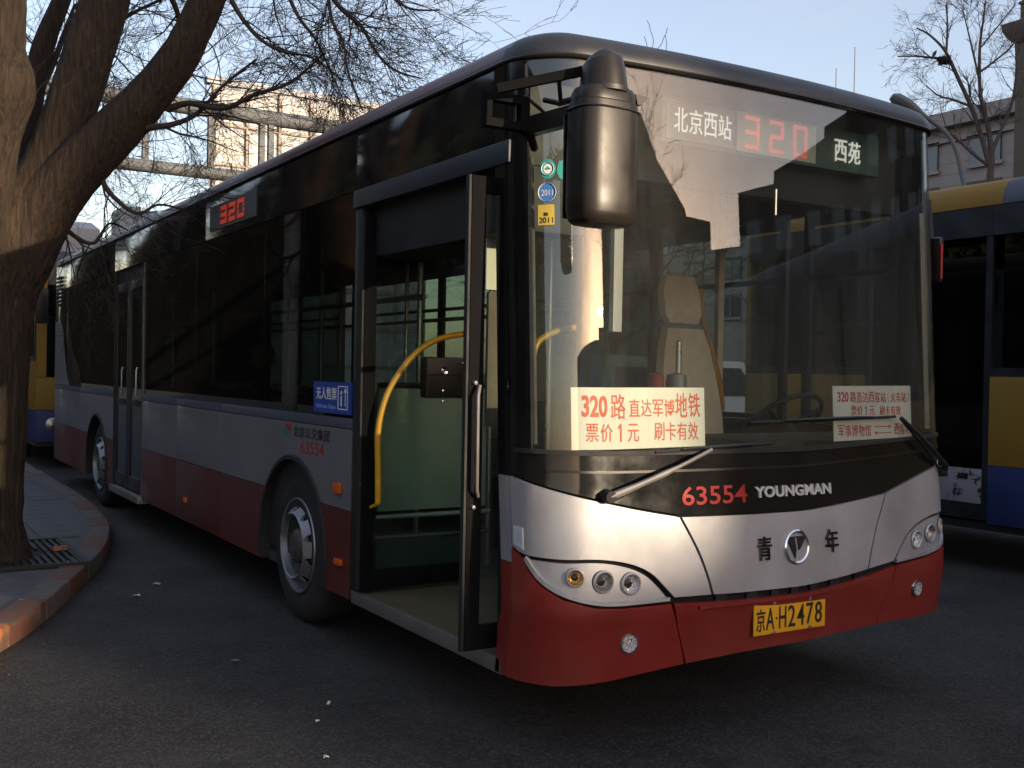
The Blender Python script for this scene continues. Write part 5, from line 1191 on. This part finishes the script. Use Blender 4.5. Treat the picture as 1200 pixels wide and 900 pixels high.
# ------------------------------------------------------------------ buildings
def facade_building(name, label, cat, x0, x1, y0, y1, h, wall, plane, cols, rows, ww, wh, zfirst, zstep, cornice=.5, wallmat2=None, along0=None, step=None):
    b = thing(name, label, cat, ((x0+x1)/2, (y0+y1)/2, 0)); finish(Box(x0, x1, y0, y1, 0, h), 'wall', wall, b)
    if cornice:
        finish(Box(x0-.25, x1+.25, y0-.25, y1+.25, h+.001, h+cornice), 'cornice', wallmat2 or wall, b)
    for r in range(rows):
        z = zfirst+r*zstep
        for c in range(cols):
            if plane == 'x': yy = along0+c*step; f = finish(Box(x0-.04, x0-.002, yy, yy+ww, z, z+wh), 'window', 'winglass', b); finish(Box(x0-.10, x0-.041 if False else x0-.003, yy-.1, yy+ww+.1, z-.14, z-.003), 'sill', wall, f); finish(Box(x0-.07, x0-.041, yy+ww/2-.03, yy+ww/2+.03, z, z+wh), 'mullion', 'mullion', f)
            else: xx = along0+c*step; f = finish(Box(xx, xx+ww, y0-.04, y0-.002, z, z+wh), 'window', 'winglass', b); finish(Box(xx-.1, xx+ww+.1, y0-.10, y0-.003, z-.14, z-.003), 'sill', wall, f)
    return b
# stone building at the right, facade parallel to the bus side, at x = 40
RB = Xp(1092, 137, 40)
sb = facade_building('stone_building', 'pinkish stone building with plain cornice and small windows at the right edge', 'building', 40, 60, 4, 60, 13.2, 'stone', 'x', 15, 3, 1.0, 1.15, 10.95-3.05, 0, .5, 'stone', 8.0, 3.1) if False else None
sb = thing('stone_building', 'pinkish stone building with plain cornice and small windows at the upper right', 'building', (50, 32, 0))
finish(Box(40, 60, 4, 62, 0, 13.0), 'wall', 'stone', sb); finish(Box(39.5, 60.3, 3.6, 62.4, 13.001, 13.65), 'cornice', 'stone', sb); finish(Box(39.8, 60.1, 3.8, 62.2, 12.5, 12.999) if False else Box(39.82, 39.999, 3.8, 62.2, 12.35, 12.55), 'string_course', 'stone', sb)
for y in [6.2+3.15*i for i in range(17)]:
    for z in (11.15, 9.1, 7.0, 4.9):
        f = finish(Box(39.9, 39.998, y, y+1.5, z, z+1.15), 'window', 'winglass', sb); finish(Box(39.82, 39.897, y-.12, y+1.62, z-.16, z-.003), 'sill', 'stone', f); finish(Box(39.86, 39.899, y+.72, y+.78, z, z+1.15), 'mullion', 'mullion', f); finish(Box(39.82, 39.897, y-.12, y+1.62, z+1.153, z+1.28), 'lintel', 'stonedark', f)
for i in range(24):
    z = .5+i*.52; finish(Box(39.985, 39.9995, 4, 62, z, z+.02), 'joint', 'mullion', sb)
# pillar with flared cap
pc = Dp(1203, 50, 38)
pt = thing('stone_pillar', 'dark stone pillar with a flared cap standing at the far upper right', 'pillar', (pc.x, pc.y, 0))
zc = Dp(1190, 50, 38).z; zt = Dp(1190, 26, 38).z
def sq(rs_):
    bm = bmesh.new(); rr = [[bm.verts.new((pc.x+sx_*r, pc.y+sy_*r, z)) for sx_, sy_ in ((-1, -1), (1, -1), (1, 1), (-1, 1))] for r, z in rs_]
    for i in range(len(rr)-1):
        for q in range(4): bm.faces.new((rr[i][q], rr[i][(q+1) % 4], rr[i+1][(q+1) % 4], rr[i+1][q]))
    bm.faces.new(rr[0][::-1]); bm.faces.new(rr[-1]); return bm
finish(sq([(.24, 0), (.24, zc-.05)]), 'shaft', 'stonedark', pt); finish(sq([(.24, zc-.05), (.30, zc), (.42, zc+.12), (.58, zc+.42), (.60, zt-.05), (.50, zt), (.35, zt+.05)]), 'cap', 'stonedark', pt)
finish(sq([(.16, zt+.051), (.16, zt+.62), (.21, zt+.66), (.21, zt+.74), (.13, zt+.78), (.12, zt+1.6)]), 'finial', 'stonedark', pt)
# cream glazed building far left
cb = thing('office_block', 'sunlit cream office block with a grid of tall glazed bays behind the gantry', 'building', (31, 90, 0))
x0, x1, zt_ = Yp(246, 108, 80).x, Yp(246, 108, 80).x+19, Yp(300, 106, 80).z
finish(prism([(x0, 80), (x1, 80), (x1+8, 98), (x0+5.6, 98)], 'z', 0, zt_), 'wall', 'cream', cb)
finish(Box(x0-.3, x1+.3, 79.7, 80.6, zt_+.001, zt_+.5), 'parapet', 'cream', cb)
for i in range(7):
    xx = x0+.5+i*2.65; 
    for k in range(6): finish(Box(xx, xx+2.1, 79.9, 79.995, zt_-2.9-k*3.1, zt_-.5-k*3.1), 'window', mat('pale_glass_bay', (.44, .44, .43), .45, 0, .1, .4) if 'pg' not in M else M['pg'], cb)
    M.setdefault('pg', bpy.data.materials['pale_glass_bay'])
for i in range(8): finish(Box(x0+.2+i*2.65, x0+.38+i*2.65, 79.75, 79.89, 4, zt_-.1), 'fin', 'mullion', cb)
for k in range(7): finish(Box(x0, x1, 79.8, 79.88, zt_-3.2-k*3.1, zt_-3.05-k*3.1), 'spandrel', 'mullion', cb)
a = Yp(145, 241, 110); b = Yp(182, 245, 110)
o = thing('stair_tower_block', 'small flat roofed grey and tan block low on the skyline, left of the office block', 'building', (a.x, 112, 0)); finish(Box(a.x, a.x+1.7, 110, 116, 0, a.z), 'wall', 'concrete', o); finish(Box(a.x+1.71, b.x+4, 110.5, 116, 0, a.z-.25), 'tan_wall', 'cream', o)
a = Yp(100, 268, 110); b = Yp(140, 268, 110)
o = thing('low_block', 'low grey block at the skyline just above the bus roof near the tree trunk', 'building', (a.x, 122, 0)); finish(Box(a.x, b.x, 120, 130, 0, a.z*1.08), 'wall', 'concrete', o); finish(prism([(120, a.z*1.08), (130, a.z*1.08), (125, a.z*1.08+1.3)], 'x', a.x, b.x), 'roof', 'concrete', o)
# thin masts
for u, vt, lb in ((980, 80, 'shorter thin mast on the skyline above the bus roof'), (1002, 55, 'taller thin mast on the skyline above the bus roof'), (1106, 96, 'thin mast rising above the cornice of the stone building')):
    p = Dp(u, vt, 75); o = finish(Tube([(p.x, p.y, 0), (p.x, p.y, p.z*.6), (p.x, p.y, p.z)], [.12, .05, .03], 6), 'radio_mast', 'pipe'); o['label'] = lb; o['category'] = 'mast'
# street lamp
D_ = 27
lp = thing('street_lamp', 'grey street lamp with curved arm rising behind the second bus', 'street lamp', (Dp(1132, 300, D_).x, Dp(1132, 300, D_).y, 0))
bp2 = Dp(1130, 230, D_)
pts = smooth3([Vector((bp2.x, bp2.y, 0)), Vector((bp2.x, bp2.y, 4)), bp2, Dp(1127, 205, D_), Dp(1120, 175, D_), Dp(1108, 155, D_), Dp(1092, 142, D_), Dp(1078, 132, D_)], 5)
finish(tube(bmesh.new(), pts, [.07]*10+[.055]*(len(pts)-10), 10), 'lamp_pole', 'pipe', lp)
a, b = Dp(1082, 135, D_), Dp(1045, 113, D_); n_ = (b-a).normalized(); s_ = n_.cross(Vector((0, 0, 1))).normalized(); bm = bmesh.new()
for k, (t, w1, h1) in enumerate(((0, .07, .06), (.2, .14, .11), (.5, .24, .16), (.85, .24, .15), (1, .14, .08))):
    c_ = a.lerp(b, t); up3 = s_.cross(n_); ring = [bm.verts.new(c_+s_*w1*math.cos(q*PI/6)+up3*h1*math.sin(q*PI/6)) for q in range(12)]
    if k: [bm.faces.new((pr[q], pr[(q+1) % 12], ring[(q+1) % 12], ring[q])) for q in range(12)]
    else: bm.faces.new(ring)
    pr = ring
bm.faces.new(pr[::-1]); bmesh.ops.recalc_face_normals(bm, faces=bm.faces); finish(bm, 'lamp_head', 'pipe', lp)
# ------------------------------------------------------------------ other buses (yellow over blue)
def other_bus(x0, y0, y1, label, door_at, roofgrey):
    b = thing('city_bus', label, 'bus', (x0+1.27, (y0+y1)/2, 0), 'yellow and blue buses'); W_ = 2.5
    def pt_(bm, n, m, par=None): return finish(bm, n, m, par or b)
    for xa, xb, s in ((x0, x0+.05, 0), (x0+W_-.05, x0+W_, 1)):
        segs = [(y0, door_at), (door_at+1.25, y1)] if s == 0 else [(y0, y1)]
        for a, c in segs:
            pt_(Box(xa, xb, a, c, .40, .868, .004), 'skirt_panel', 'bbus'); pt_(Box(xa, xb, a, c, .872, 1.585, .004), 'side_panel', 'ybus')
            n = max(1, round((c-a)/1.5))
            for i in range(n):
                p0, p1_ = a+(c-a)*i/n, a+(c-a)*(i+1)/n
                f = pt_(Box(xa+.012, xb-.012, p0+.10, p1_-.10, 1.66, 2.72), 'side_window', 'tintdark')
                pt_(Box(xa+.003, xb-.003, p0+.002, p0+.098, 1.589, 2.96), 'window_pillar', 'frame' if s == 0 else 'ybus')
                pt_(Box(xa+.003, xb-.003, p0+.10, p1_-.002, 2.722, 2.96), 'cantrail_panel', 'frame'); pt_(Box(xa+.003, xb-.003, p0+.10, p1_-.002, 1.589, 1.655), 'window_rail', 'frame')
    # roof
    prof = [(0, 2.965), (0.0, 3.0), (.02, 3.08), (.08, 3.15), (.22, 3.20), (W_/2, 3.24)]; prof = prof+[(W_-a, z) for a, z in prof[:-1][::-1]]
    def roofpart(ya, yb2, m):
        bm = bmesh.new(); A = [bm.verts.new((x0+a, ya, z)) for a, z in prof]; B = [bm.verts.new((x0+a, yb2, z)) for a, z in prof]
        for i in range(len(prof)-1): bm.faces.new((A[i], B[i], B[i+1], A[i+1]))
        bm.faces.new(A[::-1]); bm.faces.new(B); bmesh.ops.recalc_face_normals(bm, faces=bm.faces); pt_(bm, 'roof', m)
    roofpart(roofgrey, y1, 'ybus'); roofpart(y0, roofgrey-.002, 'gbus')
    pt_(Box(x0+.03, x0+W_-.03, y0+.02, y1-.02, .34, .40), 'floor', 'frame')
    # ends
    for y, s in ((y0, -1), (y1, 1)):
        ya, yb2 = sorted((y, y+s*.05))
        pt_(Box(x0+.02, x0+W_-.02, ya, yb2, .40, .868, .01), 'end_skirt', 'bbus'); pt_(Box(x0+.02, x0+W_-.02, ya, yb2, .872, 1.35, .01), 'end_panel', 'ybus'); pt_(Box(x0+.16, x0+W_-.16, ya+.01, yb2-.01, 1.36, 2.7), 'end_window', 'tintdark')
        pt_(Box(x0+.02, x0+.155, ya, yb2, 1.355, 2.962), 'corner_pillar', 'ybus'); pt_(Box(x0+W_-.155, x0+W_-.02, ya, yb2, 1.355, 2.962), 'corner_pillar', 'ybus'); pt_(Box(x0+.16, x0+W_-.16, ya, yb2, 2.705, 2.962), 'end_header', 'frame')
        for xx in (x0+.25, x0+W_-.25): pt_(lathe([(0, .10), (.015*s, .08), (.02*s, .001)], 'y', 20, (xx, y+s*.05, .66)), 'headlight' if s < 0 else 'tail_light', 'lampgrey' if s < 0 else 'amber')
    # door
    d0 = door_at
    dr = pt_(Box(x0+.01, x0+.045, d0+.003, d0+.06, .42, 2.72), 'door_leaf_frame', 'frame')
    pt_(Box(x0+.01, x0+.045, d0+1.19, d0+1.247, .42, 2.72), 'door_leaf_frame', 'frame'); pt_(Box(x0+.01, x0+.045, d0+.60, d0+.66, .82, 2.72), 'door_leaf_frame', 'frame')
    for a, c in ((d0+.06, d0+.60), (d0+.66, d0+1.19)):
        gl_ = pt_(Box(x0+.025, x0+.032, a, c, .86, 2.66), 'door_glass', 'tintdark'); pt_(Box(x0+.008, x0+.04, a, c, .55, .83, .004), 'kick_panel', 'chipped'); pt_(Box(x0+.015, x0+.04, a, c, .42, .547), 'door_bottom_rail', 'frame')
        pt_(Box(x0+.0, x0+.03, a+.12, a+.21, .745, .79, .003), 'door_latch', 'frame')
    pt_(Box(x0+.003, x0+.047, d0+.002, d0+1.248, 2.722, 2.96), 'door_header', 'frame')
    pt_(Box(x0+.5, x0+.52, d0-.5, d0+1.6, .6, 1.5), 'inner_panel', 'intdark'); pt_(Box(x0+1.4, x0+1.44, y0+.5, y1-1.6, .4, 1.25), 'seat_block', 'seatgreen')
    pt_(Tube([(x0+.18, d0+.2, 1.55), (x0+.18, d0+.9, 2.25)], .012, 8), 'door_rail', 'steel')
    for yc in (y0+2.7, y1-6.4):
        for xo, s in ((x0+.02, 1), (x0+W_-.02, -1)):
            t_ = pt_(lathe([(.0, .28), (-.0, .42), (.03*s, .48), (.25*s, .48), (.27*s, .28)], 'x', 40, (xo, yc, .48)), 'wheel', 'tyre'); pt_(lathe([(.01*s, .285), (.06*s, .22), (.02*s, .12), (.0, .001)], 'x', 30, (xo, yc, .48)), 'rim', 'rim', t_)
    return b
other_bus(5.5, -7.3, 4.75, 'yellow and blue bus with yellow roof parked beside the big bus at right', 2.02, 1.94)
ob = other_bus(-.02, 13.6, 25, 'yellow and blue bus waiting behind the big bus, glimpsed past the tree trunk', 16.5, 14.0)
p = Yp(49, 366, 13.2); m_ = finish(Box(p.x-.09, p.x+.08, 13.1, 13.25, 2.12, 2.62, .04), 'wing_mirror', 'mirrorshell', ob); finish(Tube([(p.x, 13.17, 2.61), (p.x+.02, 13.3, 2.8), (p.x+.1, 13.6, 2.85)], .02, 8), 'mirror_arm', 'frame', m_)
# parked white van seen through the windows
vn = thing('parked_van', 'white van parked across the road, glimpsed through the bus windows beside the driver seat', 'van', (11.8, 13.6, 0))
vx, vy = 11.8, 13.6
pr = [(-2.2, .35), (2.3, .35), (2.35, .95), (1.9, 1.15), (1.35, 1.85), (-2.1, 1.92), (-2.25, 1.2)]
finish(prism([(vx+a, z) for a, z in pr], 'y', vy-.85, vy+.85), 'body', 'whitecar', vn)
for a, c in ((-1.9, -.7), (-.6, .4)): finish(Box(vx+a, vx+c, vy-.862, vy-.852, 1.15, 1.7), 'window', 'winglass', vn)
finish(prism([(vx+.5, 1.15), (vx+1.75, 1.15), (vx+1.28, 1.72), (vx+.5, 1.72)], 'y', vy-.862, vy-.852), 'window', 'winglass', vn)
for a in (-1.5, 1.5):
    t_ = finish(lathe([(0, .18), (0, .3), (.03, .33), (.2, .33), (.2, .15)], 'y', 30, (vx+a, vy-.88, .33)), 'wheel', 'tyre', vn); finish(lathe([(.02, .19), (.0, .1), (.0, .001)], 'y', 20, (vx+a, vy-.885, .33)), 'rim', 'rim', t_)
# ------------------------------------------------------------------ surroundings behind and beside the camera (they shade the road and stand in the reflections)
def polar(az, T): a = math.radians(az); return Vector((.6+T*math.sin(a), -T*math.cos(a)))     # azimuth from -Y towards +X, seen from the bus front
def block(name, label, az0, az1, T, h, wall, depth=12, win=True, floors=None):
    p, q = polar(az0, T), polar(az1, T); c = (p+q)/2; d = (q-p); L_ = d.length; ang = math.atan2(d.y, d.x)
    b = thing(name, label, 'building', (c.x, c.y, 0), None); R = Matrix.Translation((c.x, c.y, 0)) @ Matrix.Rotation(ang, 4, 'Z')
    def tr(bm): bmesh.ops.transform(bm, matrix=R, verts=bm.verts); return bm
    finish(tr(Box(-L_/2, L_/2, -depth, 0, 0, h)), 'wall', wall, b); finish(tr(Box(-L_/2-.2, L_/2+.2, -depth-.2, .2, h+.001, h+.25)), 'parapet', wall, b)
    if win:
        n = max(1, int(L_/3))
        for r in range(int((h-1)/3.1)):
            for i in range(n): finish(tr(Box(-L_/2+L_*(i+.5)/n-.7, -L_/2+L_*(i+.5)/n+.7, .002, .05, 1.2+r*3.1, 2.7+r*3.1)), 'window', 'winglass', b)
    return b
te = math.tan(SUN_EL); e_ = Vector((to_sun.x, to_sun.y)).normalized(); lat = Vector((-e_.y, e_.x))      # lat points towards +x side
def sunblock(name, label, a0, a1, T, top_at_front, wall, depth=10):
    h = top_at_front+T*te; c = e_*T; p0, p1_ = c+lat*a0, c+lat*a1; cc = (p0+p1_)/2; ang = math.atan2(lat.y, lat.x)
    b = thing(name, label, 'building', (cc.x, cc.y, 0)); R = Matrix.Translation((cc.x, cc.y, 0)) @ Matrix.Rotation(ang, 4, 'Z'); L_ = a1-a0
    def tr(bm): bmesh.ops.transform(bm, matrix=R, verts=bm.verts); return bm
    finish(tr(Box(-L_/2, L_/2, -depth, 0, 0, h)), 'wall', wall, b)
    n = max(1, int(L_/3))
    for r in range(int((h-1)/3.1)):
        for i in range(n): finish(tr(Box(-L_/2+L_*(i+.5)/n-.7, -L_/2+L_*(i+.5)/n+.7, .002, .05, 1.2+r*3.1, 2.7+r*3.1)), 'window', 'winglass', b)
    return b
sunblock('low_office', 'low office row across the square, reflected at the horizon', -.25, 26, 60, .86, 'stone')  # unseen, height set to keep sun off the bumper and road
sunblock('shop_row', 'lower shop row beside the low office across the square', -30, -.26, 60, .13, 'concrete')  # unseen, kept lower so that sun reaches the kerb corner
def skyline_block(label, T, pts, depth=14, wins=True):      # pts: (azimuth, elevation) of the roofline seen from the windscreen
    P_ = [polar(az, T) for az, el in pts]; H_ = [T*math.tan(math.radians(el))+2.3 for az, el in pts]
    c = (P_[0]+P_[-1])/2; b = thing('dark_block', label, 'building', (c.x, c.y, 0)); bm = bmesh.new(); out = c.normalized()*depth
    fr = [bm.verts.new((p.x, p.y, h)) for p, h in zip(P_, H_)]; f0 = [bm.verts.new((p.x, p.y, 0)) for p in P_]; bk = [bm.verts.new((p.x+out.x, p.y+out.y, h)) for p, h in zip(P_, H_)]; b0 = [bm.verts.new((p.x+out.x, p.y+out.y, 0)) for p in P_]
    for i in range(len(P_)-1):
        bm.faces.new((f0[i], f0[i+1], fr[i+1], fr[i])); bm.faces.new((fr[i], fr[i+1], bk[i+1], bk[i])); bm.faces.new((b0[i], bk[i], bk[i+1], b0[i+1]))
    bm.faces.new((f0[0], fr[0], bk[0], b0[0])); bm.faces.new((f0[-1], b0[-1], bk[-1], fr[-1])); bmesh.ops.recalc_face_normals(bm, faces=bm.faces); finish(bm, 'wall', 'darkwall', b)
    d = (P_[-1]-P_[0]).normalized(); n_ = Vector((d.y, -d.x)); n_ = n_ if n_.dot(c) < 0 else -n_; L_ = (P_[-1]-P_[0]).length
    for i in range(int(L_/2.6)):
        t = (i+.5)/int(L_/2.6); az = pts[0][0]+t*(pts[-1][0]-pts[0][0]); hh = 0
        for j in range(len(pts)-1):
            if pts[j][0] <= az <= pts[j+1][0]+1e-6: q = (az-pts[j][0])/max(1e-6, pts[j+1][0]-pts[j][0]); hh = H_[j]+q*(H_[j+1]-H_[j]); base_p = P_[j].lerp(P_[j+1], q); dd = (P_[j+1]-P_[j]).normalized()
        nn = Vector((dd.y, -dd.x)); nn = nn if nn.dot(c) < 0 else -nn
        z = 1.2
        while z+2.3 < hh and wins:
            cc = base_p+nn*.03; bmw = bmesh.new(); obox(bmw, Vector((cc.x, cc.y, z+.75)), Vector((dd.x, dd.y, 0))*.65, Vector((nn.x, nn.y, 0))*.025, Vector((0, 0, .75))); finish(bmw, 'window', 'winglass', b); z += 3.1
    return b
skyline_block('dark block with falling roofline nearest the sun, reflected left of the display', 42, [(22.0, 21.3), (25.5, 20.7), (25.6, 20.2), (28.4, 19.6), (30.5, 16.9), (34.3, 13.9), (34.4, 13.5), (37.8, 13.0)])
skyline_block('low block filling the foot of the sky gap in the windscreen', 50, [(36.5, 11.4), (43.5, 11.4)])
skyline_block('dark block with rising stepped roofline, reflected right of the sky gap', 43, [(41.8, 14.4), (46.5, 14.6), (46.6, 15.3), (53.1, 16.6), (53.2, 17.2), (56.8, 17.7)])
skyline_block('tallest dark block, reflected at the far side of the windscreen', 44, [(55.8, 17.2), (57.0, 17.9), (57.05, 21.5), (58.5, 22.4), (63, 26), (70, 27), (84, 27)])
def evergreen(loc, r, h, label, seed, n=9000, z0=.6):
    g_ = random.Random(seed); t = thing('evergreen_tree', label, 'tree', loc, 'evergreens round the square'); loc = Vector(loc)
    finish(tube(bmesh.new(), [loc, loc+Vector((0, 0, h*.5)), loc+Vector((0, 0, h*.95))], [r*.09, r*.06, .03], 8), 'trunk', 'bark2', t)
    vs = []; fs = []; cl = [(g_.uniform(0, 2*PI), g_.random()) for _ in range(60)]
    for k in range(n):
        u = g_.random()**.8; z = z0+(h-z0)*u; rr = r*(1-u)**.55*(.75+.25*math.sin(z*3.1+g_.random()))
        a = g_.uniform(0, 2*PI); rad = rr*math.sqrt(g_.uniform(.25, 1))*(1+.18*noise.noise(Vector((a*1.5, z*.8, seed)))*2)
        p = loc+Vector((math.cos(a)*rad, math.sin(a)*rad, z)); s = g_.uniform(.10, .26)
        d1 = Vector((g_.gauss(0, 1), g_.gauss(0, 1), g_.gauss(0, 1))).normalized(); d2 = d1.cross(Vector((g_.gauss(0, 1), g_.gauss(0, 1), g_.gauss(0, 1)))).normalized()
        i = len(vs); vs += [p-d1*s, p+d2*s*.6, p+d1*s, p-d2*s*.6]; fs.append((i, i+1, i+2, i+3))
    me = bpy.data.meshes.new('crown'); me.from_pydata([tuple(v-loc) for v in vs], [], fs); me.materials.append(M['needle']); o = bpy.data.objects.new('crown', me); C.objects.link(o); o.parent = t
    return t
pq = polar(28.5, 34); bare_tree((pq.x, pq.y, 0), 13, .2, 'tall bare tree in front of the dark tower across the square', 'bare trees across the square', 41, (0, 0), (9, 5, 4, 2), 'bark2', .012)
for i, (x, y, r, h, lb) in enumerate(((-9.5, -3, 2.2, 6, 'round evergreen nearest the kerb corner left of the camera'), (-9.8, 2.2, 2.4, 6.5, 'second evergreen of the row along the pavement'), (-9.4, 7.5, 2.3, 6.2, 'third evergreen of the row along the pavement'), (-9.8, 13, 2.5, 6.8, 'fourth evergreen of the row along the pavement'), (-9.5, 18.5, 2.4, 6.4, 'last evergreen of the row along the pavement'))):
    evergreen((x, y, 0), r, h, lb, 10+i, 5000, .2)  # unseen row, added with the hall to darken the bus side
lb_ = thing('station_hall', 'long hall standing beyond the pavement on the door side of the bus', 'building', (-22, 42, 0)); finish(Box(-32, -13, 24, 240, 0, 15), 'wall', 'darkwall', lb_); finish(Box(-32, -16, -8, 23.9, 0, 8.5), 'wing', 'darkwall', lb_)  # unseen, put in to fill the side reflections with dark
for y in [26+3.4*i for i in range(0)]:
    for z in (2, 5.4, 8.8): finish(Box(-12.998, -12.95, y, y+1.6, z, z+1.9), 'window', 'winglass', lb_)
